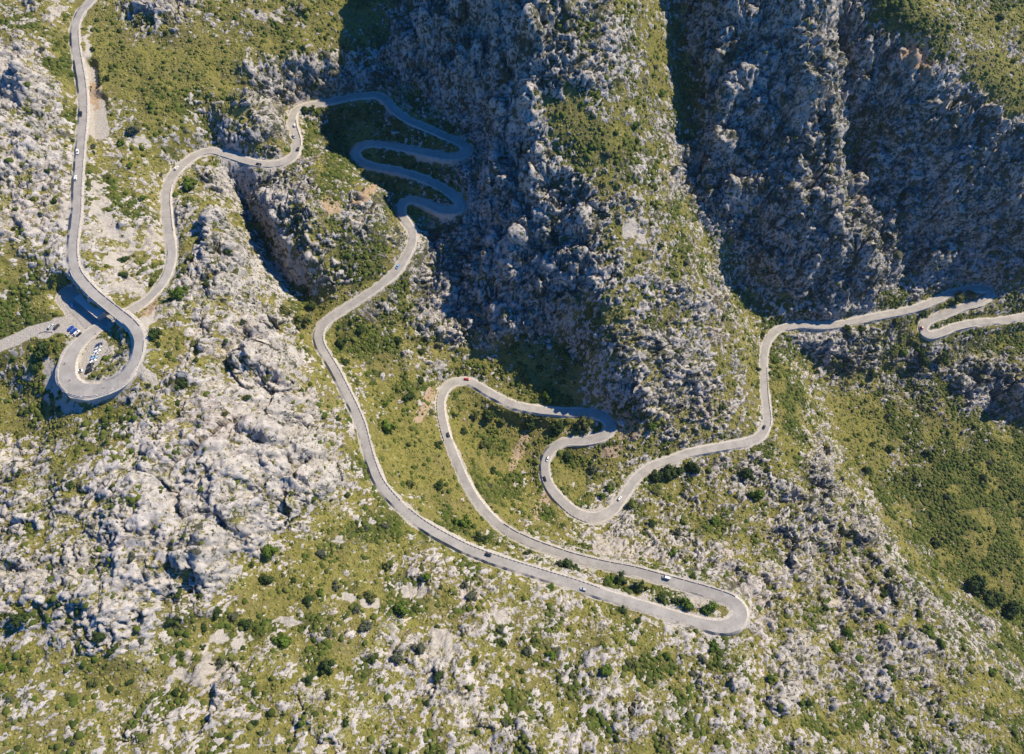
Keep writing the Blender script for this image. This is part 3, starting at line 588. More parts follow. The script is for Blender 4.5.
# overpass deck
bm = bmesh.new(); oxb, oyb, ozb = RX[iB], RY[iB], RZ[iB]; prev = None
for i in range(B0-2, B1+3):
    w = RW[i]+.95; ring = [bm.verts.new((RX[i]+NXs[i]*o-oxb, RY[i]+NYs[i]*o-oyb, RZ[i]+z-ozb)) for o, z in ((w, .02), (-w, .02), (-w, -1.1), (w, -1.1))]
    if prev:
        for a in range(4): bm.faces.new((prev[a], prev[(a+1)%4], ring[(a+1)%4], ring[a]))
    else: bm.faces.new(ring)
    prev = ring
bm.faces.new(prev[::-1]); bmesh.ops.recalc_face_normals(bm, faces=bm.faces)
br = empty('road_bridge', (oxb, oyb, ozb)); tag(br, 'short stone overpass carrying the upper road across its own lower loop', 'bridge')
link_mesh('deck', bm, mst, br)
for e in (B0-2, B1+2):
    bm = bmesh.new(); w = RW[e]+.9; t = Vector((TX[e], TY[e], 0)); nrm = Vector((NXs[e], NYs[e], 0)); b_ = Vector((RX[e]-oxb, RY[e]-oyb, RZ[e]-ozb))
    q = [b_+nrm*sx*w+t*st*.7 for sx, st in ((1,-1),(-1,-1),(-1,1),(1,1))]
    lo = [bm.verts.new(p+Vector((0,0,-13))) for p in q]; hi = [bm.verts.new(p+Vector((0,0,-1.1))) for p in q]
    for a in range(4): bm.faces.new((lo[a], lo[(a+1)%4], hi[(a+1)%4], hi[a]))
    bm.faces.new(lo[::-1]); bm.faces.new(hi); bmesh.ops.recalc_face_normals(bm, faces=bm.faces); link_mesh('abutment', bm, mst, br)
# masonry sides carrying the deck down to the car park level and the inside of the loop
iq0, iq1 = road_index(78,275), B0-1
offs_run('retaining_wall', iq0, iq1, -1, [(.5, .0), (1.1, .0), (1.25, -.6), (2.2, -12.0), (.5, -12.0)], mst, 'shaded masonry wall holding the upper road behind the flat roofed hut', 'retaining wall', 'masonry retaining walls of the mountain road')
offs_run('retaining_wall', B1+2, road_index(134,364), -1, [(.5, .0), (1.1, .0), (1.25, -.6), (2.2, -9.0), (.5, -9.0)], mst, 'dark inner retaining wall on the right of the planted loop island', 'retaining wall', 'masonry retaining walls of the mountain road')
# ------------------------------------------------------------------ flat roofed hut beside the overpass
mroof = mat('grey_roof_felt', (.55,.47,.43), .95); mplast = mat('hut_plaster', (.42,.38,.33), .9); mdk = mat('dark_window', (.02,.025,.03), .2, 0, .5); mdoor = mat('brown_door', (.12,.07,.04), .6)
za = 296.0; P1 = Vector((*unproj(73, 298.5, za), 0)); P2 = Vector((*unproj(96.5, 318, za), 0)); P4 = Vector((*unproj(79.5, 290.5, za), 0))
ux = (P2-P1).normalized(); uy = Vector((-ux.y, ux.x, 0)); LN = (P2-P1).length; DP_ = max(6.5, (P4-P1).dot(uy))
cx_, cy_ = P1.x+ux.x*LN/2+uy.x*DP_/2, P1.y+ux.y*LN/2+uy.y*DP_/2; print('HUT ground', ground(cx_, cy_), [float(ground(P1.x+ux.x*a*LN+uy.x*b*DP_, P1.y+ux.y*a*LN+uy.y*b*DP_)) for a in (0,.5,1) for b in (0,.5,1)], LN, DP_, [tuple(map(float, proj(P1.x+ux.x*a*LN+uy.x*b*DP_, P1.y+ux.y*a*LN+uy.y*b*DP_, 296))) for a in (0,1) for b in (0,1)])
hut = empty('roadside_hut', (P1.x, P1.y, 290.9), math.atan2(ux.y, ux.x)); tag(hut, 'long flat roofed stone hut in the shade under the overpass', 'hut')
bm = bmesh.new(); box(bm, .3, LN-.3, .3, DP_-.3, 0, 4.6); link_mesh('wall', bm, mplast, hut)
bm = bmesh.new(); box(bm, 0, LN, 0, DP_, 4.6, 4.9); box(bm, 0, LN, 0, .25, 4.902, 5.15); box(bm, 0, .25, .26, DP_, 4.902, 5.15); box(bm, LN-.25, LN, .26, DP_, 4.902, 5.15); link_mesh('roof', bm, mroof, hut)
bm = bmesh.new(); box(bm, 3, 4.1, .22, .3, .0, 2.2); dr = link_mesh('door', bm, mdoor, hut)
for xw in (6.5, 10.5, 14.5):
    if xw+1.8 < LN: bm = bmesh.new(); box(bm, xw, xw+1.8, .22, .3, 1.1, 2.4); link_mesh('window', bm, mdk, hut)
# low walls around the car park
def low_wall(pts, z, label, hgt=.8):
    P = [Vector((*unproj(px, py, z), 0)) for px, py in pts]; bm = bmesh.new(); o0 = P[0].copy()
    for a, b in zip(P[:-1], P[1:]):
        d_ = (b-a); nrm = Vector((-d_.y, d_.x, 0)).normalized()*.22; q = [a-o0-nrm, b-o0-nrm, b-o0+nrm, a-o0+nrm]
        lo = [bm.verts.new(p+Vector((0,0,-.6))) for p in q]; hi = [bm.verts.new(p+Vector((0,0,hgt))) for p in q]
        for i in range(4): bm.faces.new((lo[i], lo[(i+1)%4], hi[(i+1)%4], hi[i]))
        bm.faces.new(lo[::-1]); bm.faces.new(hi)
    o = link_mesh('low_wall', bm, mst); o.location = (o0.x, o0.y, z); tag(o, label, 'wall')
low_wall([(39,333.5),(45,331.5),(53,332)], 290.8, 'low dry stone wall beside the gravel track left of the blue car')
low_wall([(66,334),(69.5,337.5),(72,341)], 291.4, 'short pale stone wall below the blue and white parked cars')
low_wall([(102,318),(107,320.5),(113,318)], 290.8, 'pale kerb wall at the mouth of the underpass', .6)
# ------------------------------------------------------------------ vehicles
paints = {'white': (.80,.80,.78), 'silver': (.50,.51,.52), 'black': (.02,.02,.022), 'dark grey': (.07,.075,.08), 'blue': (.02,.09,.42), 'light blue': (.25,.42,.62), 'red': (.50,.03,.03), 'dark blue': (.02,.04,.12), 'grey': (.22,.23,.24)}
PM = {k: mat(k.replace(' ', '_')+'_car_paint', v, .28, 0, .5) for k, v in paints.items()}
mglass = mat('car_glass', (.015,.02,.025), .08, 0, .6); mtyre = mat('tyre_rubber', (.02,.02,.02), .85); mrim = mat('wheel_rim', (.45,.45,.46), .35, .8); mlamp = mat('lamp_glass', (.75,.75,.7), .15); mred = mat('tail_lamp_glass', (.35,.01,.01), .2)
def loft(bm, st):
    """stations: (x, half width low, half width high, z low, z high)"""
    prev = None
    for x, wl, wh, z0, z1 in st:
        r = [bm.verts.new(p) for p in ((x,-wl*.92,z0),(x,-wl,z0+(z1-z0)*.45),(x,-wh,z1-.05),(x,-wh*.86,z1),(x,wh*.86,z1),(x,wh,z1-.05),(x,wl,z0+(z1-z0)*.45),(x,wl*.92,z0))]
        if prev:
            for a in range(8): bm.faces.new((prev[a], prev[(a+1)%8], r[(a+1)%8], r[a]))
        else: bm.faces.new(r)
        prev = r
    bm.faces.new(prev[::-1]); bmesh.ops.recalc_face_normals(bm, faces=bm.faces)
def make_vehicle(kind):
    t = empty('parked_car', (0,0,0)); m = PM['white']
    bm = bmesh.new()
    if kind == 'car':
        loft(bm, [(-2.08,.72,.66,.42,.78),(-1.98,.84,.80,.26,.92),(-1.3,.87,.82,.22,.95),(0,.88,.83,.22,.94),(.85,.88,.82,.22,.93),(1.5,.86,.76,.22,.84),(1.95,.80,.68,.26,.72),(2.08,.66,.58,.38,.62)])
        gl = [(-1.95,.76,.74,.93,.95),(-1.62,.80,.64,.93,1.38),(-.2,.81,.66,.93,1.44),(.35,.80,.64,.92,1.40),(1.12,.76,.72,.90,.94)]; rf = [(-1.66,-.02),(.42,.02)]; ztop = 1.46; wb = (-1.28, 1.3)
    else:
        loft(bm, [(-2.55,.88,.86,.35,1.0),(-2.5,.95,.93,.28,1.15),(0,.97,.95,.28,1.15),(1.7,.96,.92,.28,1.12),(2.35,.92,.82,.30,.95),(2.55,.80,.70,.40,.80)])
        gl = [(-2.5,.92,.88,1.14,1.9),(-2.35,.93,.84,1.14,2.1),(0,.93,.84,1.14,2.12),(1.1,.92,.80,1.12,2.0),(1.95,.86,.8,1.05,1.12)]; rf = [(-2.45,0),(1.15,0)]; ztop = 2.14; wb = (-1.6, 1.6)
    link_mesh('body', bm, m, t, False)
    bm = bmesh.new(); loft(bm, gl); link_mesh('window', bm, mglass, t)
    bm = bmesh.new(); wr = .62 if kind == 'car' else .84
    box(bm, rf[0][0], rf[1][0], -wr, wr, ztop-.06, ztop+.01, .08, .06)
    for sx in (-1, 1):                                    # pillars joining roof and body
        for xx in ((gl[1][0], gl[0][0]+.05), (gl[3][0], gl[4][0]-.1), (-.55, -.55)):
            tube(bm, (xx[0], sx*(wr+.0), ztop-.04), (xx[1], sx*gl[0][1]*1.02, gl[0][3]+.02), .045, 4)
    link_mesh('roof', bm, m, t)
    hw = .80 if kind == 'car' else .88
    for x in wb:
        for sy in (-1, 1):
            bm = bmesh.new(); disc(bm, (x, sy*hw, .32), .32, .2); wl = link_mesh('wheel', bm, mtyre, t)
            bm = bmesh.new(); disc(bm, (x, sy*(hw+.075), .32), .19, .06, 10); link_mesh('rim', bm, mrim, wl)
    xe = gl and (1.98 if kind == 'car' else 2.46)
    for sy in (-1, 1):
        bm = bmesh.new(); box(bm, xe-.12, xe+.07, sy*.56-.14, sy*.56+.14, .58, .70); link_mesh('headlight', bm, mlamp, t)
        bm = bmesh.new(); xb = -2.09 if kind == 'car' else -2.57; box(bm, xb, xb+.12, sy*.66-.1, sy*.66+.1, .70, .86); link_mesh('tail_light', bm, mred, t)
    return t
PROTO = {}
def put_car(kind, colr, x, y, z, rz, label, group, pitch=0.0, name='car'):
    if kind not in PROTO: t = PROTO[kind] = make_vehicle(kind)
    else: t = copy_tree(PROTO[kind])
    t.location = (x, y, z); t.scale = (1.12, 1.12, 1.12); t.rotation_euler = (0, pitch, rz); t.name = name
    tag(t, label, 'van' if kind == 'van' else 'car', group)
    for ch in children(t):
        if ch.name.split('.')[0] in ('body', 'roof'):
            ch.material_slots[0].link = 'OBJECT'; ch.material_slots[0].material = PM[colr]
    return t
def on_road(px, py, side, lo=0, hi=None):
    i = road_index(px, py, lo, hi); o = side*1.5
    return i, RX[i]+NXs[i]*o, RY[i]+NYs[i]*o, RZ[i]+.10, math.atan2(TY[i], TX[i])
RC = [('car','black',82.3,114,-1,0,'black car on the upper straight road beside the dark rock notch'), ('car','white',80.2,152,-1,0,'upper of the two white cars on the straight road at upper left'), ('car','white',78,178,-1,1,'lower of the two white cars on the straight road at upper left'),
 ('car','white',178.5,169.5,1,0,'white car on the curve left of the canyon bend road'), ('car','black',259,163.5,-1,0,'black car on the bend road just above the dark canyon'), ('car','white',293,126,-1,0,'white car at the top of the short straight beside the rock cut'),
 ('car','silver',294.5,137,1,1,'silver car following the white one beside the rock cut'), ('car','dark grey',296.5,150,-1,0,'dark grey car at the rock corner below the silver one'), ('car','light blue',398,266,-1,0,'light blue car on the shaded road beside the gorge'),
 ('car','black',488,557,1,0,'black car on the lower road left of the roadside bushes'), ('car','silver',583,588,-1,1,'silver car on the lower leg leading to the wide hairpin'), ('van','white',664,587,-1,0,'white van on the upper leg just before the wide lower hairpin'),
 ('car','dark grey',451,434,-1,0,'dark grey car on the road right of the reddish path'), ('car','red',466,382,1,0,'red car in the bend at the foot of the gorge cliff'), ('car','white',545.3,458,1,0,'white car on the left side of the heart shaped bend'),
 ('car','black',546.5,479,-1,0,'black car just below the white one on the heart shaped bend'), ('car','white',620.5,499,1,0,'white car on the right side of the heart shaped bend'), ('car','black',765.5,428,1,1,'black car at the sharp corner of the road below the rocky nose'),
 ('car','red',918.5,330,-1,0,'red car in the pale hairpin at the far right')]
for kind, colr, px, py, side, flip, lab in RC:
    i, x, y, z, h = on_road(px, py, side)
    pt = math.atan2(RZ[min(i+3,RN-1)]-RZ[i-3], 6.0)
    put_car(kind, colr, x, y, z, h+(math.pi if flip else 0), lab, 'cars driving on the mountain road', (pt if flip else -pt))
def park(px, py, z, qx, qy, kind, colr, lab, name='parked_car'):
    x, y = unproj(px, py, z); x2, y2 = unproj(px+qx, py+qy, z); zz_ = float(ground(x, y))
    put_car(kind, colr, x, y, zz_+.03, math.atan2(y2-y, x2-x), lab, 'cars parked at the loop', 0, name)
inner = [('dark blue','dark blue car at the top end of the row parked inside the loop'),('silver','silver car second from the top of the row inside the loop'),('white','white car third from the top of the row inside the loop'),('silver','silver car fourth from the top of the row inside the loop'),
 ('light blue','light blue car in the middle of the row parked inside the loop'),('white','white car just below the light blue one inside the loop'),('black','black car third from the bottom of the row inside the loop'),('dark grey','dark grey car second from the bottom of the row inside the loop'),('black','black car at the bottom end of the row inside the loop')]
for k, (colr, lab) in enumerate(inner):
    f = k/8; park(99.5-f*11+(k%3)*.5, 345+f*27, 291.3, 1, -.6-.1*(k%2), 'car', colr, lab)
park(78.5, 372, 292, 1, -.35, 'van', 'white', 'white van parked alone at the bottom tip of the gravel inside the loop', 'parked_van')
park(51, 327, 291, 1, -1.1, 'car', 'silver', 'silver car parked beside the low dry stone wall'); park(57.5, 327, 291, 1, -1.0, 'car', 'dark grey', 'dark grey car parked next to the silver one by the dry stone wall')
park(71.5, 328.8, 291, 1, -.95, 'car', 'blue', 'bright blue car parked at the left end of the sunlit row of four'); park(74.4, 331.2, 291, 1, -.95, 'car', 'blue', 'second bright blue car, right beside the first in the sunlit row')
park(77.2, 333.3, 291, 1, -.95, 'car', 'white', 'white car parked between the blue and black ones in the sunlit row'); park(80, 335.5, 291, 1, -.95, 'car', 'black', 'black car at the right end of the sunlit row of four')
park(73, 305.5, 291, -.5, -1, 'car', 'light blue', 'pale blue car parked alone in the shade left of the flat roofed hut'); park(102.5, 316.5, 290.6, 1, .2, 'car', 'dark grey', 'dark grey car standing in the shade of the underpass')
# ------------------------------------------------------------------ people and bicycles
mskin = mat('skin', (.45,.28,.20), .6); mcl = [mat('shirt_'+n_, c_, .8) for n_, c_ in (('white',(.7,.7,.68)),('dark',(.03,.03,.04)),('red',(.45,.05,.04)))]; mtr = mat('dark_trousers', (.04,.045,.06), .9); mhair = mat('dark_hair', (.03,.02,.015), .8)
def skin_body(J, E, name, m):
    me = bpy.data.meshes.new(name); me.from_pydata([j[:3] for j in J], E, []); ob = bpy.data.objects.new(name, me); COL.objects.link(ob)
    ob.modifiers.new('skin', 'SKIN'); ob.modifiers.new('sub', 'SUBSURF').levels = 1
    if not me.skin_vertices:
        bmx = bmesh.new(); bmx.from_mesh(me); bmx.verts.layers.skin.verify(); bmx.to_mesh(me); bmx.free()
    for k, v in enumerate(me.skin_vertices[0].data): v.radius = (J[k][3], J[k][4]); v.use_root = (k == 0)
    dg = bpy.context.evaluated_depsgraph_get(); m2 = bpy.data.meshes.new_from_object(ob.evaluated_get(dg)); bpy.data.objects.remove(ob)
    m2.name = name; m2.materials.clear(); m2.materials.append(m); o = bpy.data.objects.new(name, m2); COL.objects.link(o); return o
def person(loc, rz, riding, shirt, label):
    if riding:
        J = [(0,0,.98,.13,.11),(.12,0,1.15,.14,.12),(.30,0,1.36,.15,.13),(.40,0,1.47,.06,.06),(.46,0,1.60,.09,.10),(.48,0,1.68,.07,.08)]; E = [(0,1),(1,2),(2,3),(3,4),(4,5)]
        arm = lambda s_: [(.30,.17*s_,1.36,.05,.05),(.48,.22*s_,1.14,.04,.04),(.66,.20*s_,1.02,.035,.035),(.72,.19*s_,1.01,.03,.03)]
        leg = lambda s_: [(.02,.09*s_,.94,.085,.08),(.32,.11*s_,.78+.08*s_,.065,.06),(.16,.11*s_,.42+.10*s_,.045,.045),(.26,.11*s_,.36+.10*s_,.035,.03)]
    else:
        J = [(0,0,.95,.14,.11),(0,0,1.15,.13,.10),(0,0,1.38,.16,.11),(0,0,1.50,.055,.055),(0,0,1.60,.08,.09),(0,0,1.69,.07,.08)]; E = [(0,1),(1,2),(2,3),(3,4),(4,5)]
        arm = lambda s_: [(0,.19*s_,1.40,.05,.05),(-.02,.25*s_,1.12,.04,.04),(.06,.25*s_,.88,.033,.033),(.09,.24*s_,.80,.035,.02)]
        leg = lambda s_: [(0,.09*s_,.90,.09,.09),(.08*s_,.10*s_,.50,.065,.065),(-.0+.10*s_,.10*s_,.08,.045,.045),(.14+.10*s_,.11*s_,.04,.04,.03)]
    for s_ in (-1, 1):
        b = len(J); J += arm(s_); E += [(2,b),(b,b+1),(b+1,b+2),(b+2,b+3)]
        b = len(J); J += leg(s_); E += [(0,b),(b,b+1),(b+1,b+2),(b+2,b+3)]
    o = skin_body(J, E, 'person', mskin); o.location = loc; o.rotation_euler = (0,0,rz); tag(o, label, 'person')
    hd = Vector(J[5][:3]); bm = bmesh.new(); bmesh.ops.create_icosphere(bm, subdivisions=2, radius=.10, matrix=Matrix.Translation(hd+Vector((-.015,0,.03)))); link_mesh('hair', bm, mhair, o, True)
    a, b, c_ = Vector(J[0][:3]), Vector(J[1][:3]), Vector(J[2][:3]); bm = bmesh.new(); tube(bm, a, b, .175, 10, .165); tube(bm, b, c_, .165, 10, .19); link_mesh('shirt', bm, shirt, o, True)
    bm = bmesh.new()
    for s_ in (-1, 1):
        lg = leg(s_); tube(bm, a+Vector((0,.06*s_,0)), lg[1][:3], .12, 8, .085); tube(bm, lg[1][:3], lg[2][:3], .085, 8, .06)
    link_mesh('trousers', bm, mtr, o, True)
    return o
def bicycle(loc, rz, label):
    o = empty('bicycle', loc, rz); tag(o, label, 'bicycle', 'bicycles on the loop road')
    for x in (-.5, .52):
        bm = bmesh.new(); n = 18; V = [[bm.verts.new((x+math.cos(2*math.pi*k/n)*(.33+dr), dy, .34+math.sin(2*math.pi*k/n)*(.33+dr))) for dr, dy in ((0,-.02),(.02,0),(0,.02),(-.02,0))] for k in range(n)]
        for k in range(n):
            for a in range(4): bm.faces.new((V[k][a], V[k][(a+1)%4], V[(k+1)%n][(a+1)%4], V[(k+1)%n][a]))
        link_mesh('wheel', bm, mtyre, o)
    bm = bmesh.new()
    for p, q in (((-.5,0,.34),(-.05,0,.32)),((-.05,0,.32),(-.15,0,.85)),((-.5,0,.34),(-.14,0,.78)),((-.05,0,.32),(.40,0,.80)),((-.14,0,.78),(.38,0,.84)),((.52,0,.34),(.38,0,.92))): tube(bm, p, q, .018, 6)
    link_mesh('frame', bm, PM['red'], o)
    bm = bmesh.new(); tube(bm, (.40,-.22,.98), (.40,.22,.98), .014); tube(bm, (.38,0,.90), (.40,0,.98), .016); tube(bm, (.40,.22,.98), (.55,.21,.97), .014); tube(bm, (.40,-.22,.98), (.55,-.21,.97), .014); link_mesh('handlebar', bm, mtyre, o)
    bm = bmesh.new(); box(bm, -.28, -.02, -.07, .07, .86, .91, .03, .03); link_mesh('saddle', bm, mtyre, o)
for px, py, k, la, lb in ((65.5,364,1,'cyclist in dark shirt leaning forward at the left side of the loop','bicycle under the dark shirted rider at the left of the loop'), (70.5,380.5,2,'cyclist in red shirt at the lower left of the loop','bicycle under the red shirted rider at the lower left of the loop'), (105,387.5,0,'cyclist in white shirt on the outer edge at the bottom of the loop','bicycle under the white shirted rider at the bottom of the loop')):
    i = road_index(px, py, road_index(130,369), road_index(94,330)); x, y = unproj(px, py, RZ[i]); h = math.atan2(TY[i], TX[i])
    bicycle((x, y, RZ[i]+.1), h, lb); person((x-.12*math.cos(h), y-.12*math.sin(h), RZ[i]+.06), h, True, mcl[k], la)
for px, py, k, rz, la in ((87.5,328,0,1.0,'person in white shirt standing at the edge of the overpass shadow'), (92.5,322.5,1,2.5,'person in dark shirt walking in front of the flat roofed hut'), (101,321.5,0,4.0,'person in white shirt standing in shade near the underpass'), (96.5,334.5,2,.5,'person in red shirt walking by the pale verge above the parked row')):
    x, y = unproj(px, py, 291.0); person((x, y, float(ground(x, y))), rz, False, mcl[k], la)
# ------------------------------------------------------------------ loose boulders
mrk = mat('boulder_limestone', (.42,.40,.37), .95, 0, .1); N = NT(mrk); N.pos = N.n('ShaderNodeNewGeometry').outputs['Position']
c = N.mix(N.ramp(N.noise(.8, 5, .7), .35, .65), (.24,.235,.23), (.52,.49,.45)); N.l(c, N.b.inputs['Base Color'])
def hits(P):
    P = np.array(P, float); a = (P[:,0]-W/2)/F; b = (H/2-P[:,1])/F; dz = -sp+b*cp; dy = cp+b*sp; t = np.full(len(P), 180.0); done = np.zeros(len(P), bool)
    for _ in range(900):
        z = CAM_Z+dz*t; g_ = ground(a*t, dy*t); done |= z <= g_; 
        if done.all(): break
        t = np.where(done, t, t+1.0)
    x, y = a*t, dy*t; return x, y, ground(x, y)
BO = [(382.6,376.5,4.5,'pale boulder alone in the green valley between the two long roads'),(409,412,2.6,'small white rock in the grass right of the pale boulder'),(341,274,4,'rounded boulder on the green slope left of the gorge road'),(549,347,5.5,'big shaded boulder under the nose cliff left of the bright bush'),(596,336,6,'grey block half way down the dark gully of the nose'),
 (621,424,5.5,'tall white boulder touching the outside of the small hairpin'),(593,543,4,'dark rock below the heart shaped bend'),(884,401,5,'left of two grey outcrop blocks on the olive hillside'),(954,386,5.5,'rounded outcrop block on the olive hillside below the far right hairpin'),(971,404,4,'low oval rock just right of the rounded outcrop block'),
 (963,432,3.5,'small grey rock in the middle of the olive hillside'),(985,441,3.5,'small pale rock near the right edge of the olive hillside'),(846,520,4.5,'grey boulder on the dark ridge flank below the scree spur'),(883,610,4.5,'pale block on the lower right ridge'),(974,642,5,'dark sided block near the lower right corner ridge'),
 (150,625,5,'pointed rock on the green shelf at lower left'),(40,600,5,'grey rock beside the dark bush at lower left'),(214,268,3.5,'pale rock near the loop exit road'),(455,125,3.5,'rock on the verge inside the topmost shaded hairpin'),(395,75,3,'rock above the topmost shaded bend')]
hx, hy, hz = hits([b[:2] for b in BO])
for k, (px, py, r, lab) in enumerate(BO):
    bm = bmesh.new(); bmesh.ops.create_icosphere(bm, subdivisions=4, radius=1.0); rr = random.Random(k); sx, sy_, sz = r*.5*rr.uniform(.9,1.3), r*.5*rr.uniform(.7,1.0), r*.5*rr.uniform(.7,1.1)
    vv = np.array([v.co[:] for v in bm.verts]); d_ = 1+.35*perlin(vv[:,0]*1.3+k, vv[:,1]*1.3, vv[:,2]*1.3)+.2*np.abs(perlin(vv[:,0]*3+k, vv[:,1]*3, vv[:,2]*3))
    for v, q_ in zip(bm.verts, d_): v.co = Vector((v.co.x*sx*q_, v.co.y*sy_*q_, v.co.z*sz*q_+sz*.25))
    o = link_mesh('boulder', bm, mrk, None, False); o.location = (hx[k], hy[k], hz[k]); o.rotation_euler = (0,0,rr.uniform(0,6)); tag(o, lab, 'boulder', 'loose boulders')
# ------------------------------------------------------------------ shrubs and trees
def leafmat(name, a, b):
    m = mat(name, a, .8, 0, .15); N = NT(m); N.pos = N.n('ShaderNodeNewGeometry').outputs['Position']
    c = N.mix(N.ramp(N.noise(1.3, 3, .7), .35, .65), a, b); N.l(c, N.b.inputs['Base Color']); return m
LM = {'dark green': leafmat('dark_green_leaves', (.028,.048,.014), (.055,.085,.022)), 'olive': leafmat('olive_leaves', (.07,.085,.025), (.13,.14,.045)), 'bright green': leafmat('bright_green_leaves', (.06,.10,.012), (.11,.17,.025)), 'grey green': leafmat('grey_green_leaves', (.06,.075,.045), (.11,.12,.075))}
mbark = mat('bark', (.12,.09,.06), .95)
def crown_mesh(seed):
    r_ = random.Random(seed); bm = bmesh.new(); lobes = []
    for k in range(9):
        a = r_.uniform(0, 6.28); d_ = r_.uniform(.15, .78) if k else 0; lobes.append((Vector((math.cos(a)*d_, math.sin(a)*d_, r_.uniform(.28,.75) if k else .6)), r_.uniform(.18,.46)))
    for c0, rr in lobes:
        s0 = len(bm.verts); res = bmesh.ops.create_icosphere(bm, subdivisions=2, radius=rr*.72, matrix=Matrix.Translation(c0))
        for v in res['verts']: v.co += Vector((r_.gauss(0,.04), r_.gauss(0,.04), r_.gauss(0,.04)))
        for _ in range(85):
            n_ = Vector((r_.gauss(0,1), r_.gauss(0,1), r_.gauss(.25,1))).normalized(); p = c0+n_*rr*r_.uniform(.72,1.32); t = n_.orthogonal().normalized(); t.rotate(Matrix.Rotation(r_.uniform(0,6.28), 3, n_)); u = n_.cross(t); t = (t+n_*r_.uniform(-.7,.7)).normalized(); sz = r_.uniform(.05,.11)
            vs = [bm.verts.new(p+t*a_*sz+u*b_*sz) for a_, b_ in ((-1,-.6),(1,-.6),(1.1,.6),(-.9,.7))]; bm.faces.new(vs)
    me = bpy.data.meshes.new('crown'); bm.to_mesh(me); bm.free(); return me
CM = [crown_mesh(k) for k in range(10)]
bm = bmesh.new(); tube(bm, (0,0,-.3), (.02,.03,.45), .07, 7, .04)
for a in (0.3, 2.2, 4.4): tube(bm, (.02,.02,.25), (math.cos(a)*.3, math.sin(a)*.3, .6), .035, 5, .015)
TM = bpy.data.meshes.new('trunk'); bm.to_mesh(TM); bm.free(); TM.materials.append(mbark)
SH = '''134,131,6g 122,142.5,5b 94.6,146,4g 130,165,4b 191.6,186,8b 108,78,4d 93,50,3d 49,172,4d 56,200,4d 162,174,3o 143,198,4b 46,347.5,11d 38,367,6d 158.7,335,8d 159,344,4d 181.6,291,8b 184.6,269.7,5o 191,256,6o 154,283,4d 125,259,6d 125,274,5d 207.5,283,5d 229,253,5d 235,271,5o 183,384,7d 55,279,6d 195,344,5o 242.6,362,4o 226,413,4o 249,398,4d
268,375,5o 361,329,6d 341.5,343,7d 344.5,361,6d 302,321.5,10o 286.5,312,8o 312.5,305,6d 387,425,9b 422,352,4d 398,338,5d 408.6,395,6d 420.8,379.5,5d 324.7,414.6,5b 491,416,7d 454,414.6,4d 475.7,413,5o 503,420.7,5o 463.5,431,5d 485,443.6,6o 565.4,355.7,7b 548.6,395,6b 547,385.6,5b 722.5,317,4d 660,245,4d 619,317,5o 583.7,425.3,9o 557.8,425,8d 530,425,7d 651,424,5b 722.5,407,4d 756,369,4d 762,334,4d 567,454,6d
775.6,361,4b 846,329,5d 862.6,329,5d 896,321.5,6o 876,337,5o 920.6,314,5d 957,295.6,6o 969.4,294,5o 849,349,5b 920.6,361,8d 939,358,8d 873,373,6d 24.4,617,8d 102,634,7d 117.5,646,5d 180,591,6d 94.6,680,5o 131,680,4d 218,609.5,7d 235,615.6,6g 247,623,7d 183,654,5d 221,661,5g 172,619,6d 203,646,4d 3,664,6b 134,554.6,5g
266.7,579,7d 285,638.5,10b 309.4,598,6d 322,591,5b 337,585,5g 329,666,8d 309.4,677,7d 373.5,658,6d 368,626,8g 371,594,7o 401,608.6,8b 427,575,6b 421,647,8g 398,657,7g 388.7,565,5o 465,582,5g 471,596,6g 500,629,5g 503,640,5d 474,661,4d 437.6,673.6,6d 329,631,6g 270,548.5,10b 321.6,553,6g 463.5,521,8b 482,538,8d 439,483,6d 411.6,483,7o 494,469,5d 367,527,4g 385.7,524,5g 356.7,608,5g
567,562,9d 576,567,6d 619,577.5,8d 640,585,8d 609.6,580.5,6b 660,599,6d 674,599,6d 686,606.5,7b 710,610.4,8b 756,493.6,9b 745.4,472,8d 715,521,5b 675,533,7g 673.7,551.5,6b 692,576,4d 695,545,5g 666,472,9d 678,470.7,7d 692,467.6,7d 655.4,475,8d 629.5,504,5d 651,522.6,5d 609.6,487.5,5b 594.4,467.6,5g 602,495,4b 551.7,653.8,6b 606.6,670.6,7b 629.5,661,6o 701,658,5g 603.5,644.6,4b 666,653.8,5b 550,585,5b 527,553,5d 712,643,6b 623.4,608,5d
825,606.5,5d 881,626,6b 926.7,631,7b 940.4,641.6,5b 846,631,7b 887,667.5,8d 858,658,5b 835,646,6b 932.8,541,6d 865.6,469,5d 882.4,592.7,6d 969.4,582,11d 987.7,597,10d 1009,609.5,9d 990.8,670.6,6b 771,676.6,6b 303,108,5d 312,108,4d 306,120,3d 150,385,3d 120,352,5o 112,368,4o 122,360,4g 100,376,3g'''
sc_map = {'d': 'dark green', 'o': 'olive', 'b': 'bright green', 'g': 'grey green'}
shr = []
for tok in SH.split():
    a, b, c_ = tok.split(','); shr.append((float(a), float(b), float(c_[:-1]), sc_map[c_[-1]]))
tries = rng.uniform([5, 5], [1019, 750], size=(3000, 2)); tx_, ty_, tz_ = hits(tries)
jx = np.clip(np.searchsorted(GX, tx_)-1, 0, nx-1); jy = np.clip(np.searchsorted(GY, ty_)-1, 0, ny-1)
okm = (D[jy, jx] > 3.2) & (gravel[jy, jx] < .3) & (g[jy, jx] > .3)
for (a, b), ok_ in zip(tries, okm):
    if len(shr) >= 285: break
    if ok_ and min((a-s_[0])**2+(b-s_[1])**2 for s_ in shr) > 14**2: shr.append((float(a), float(b), float(rng.uniform(3, 5.2)), random.choice(['dark green','dark green','olive','bright green','grey green'])))
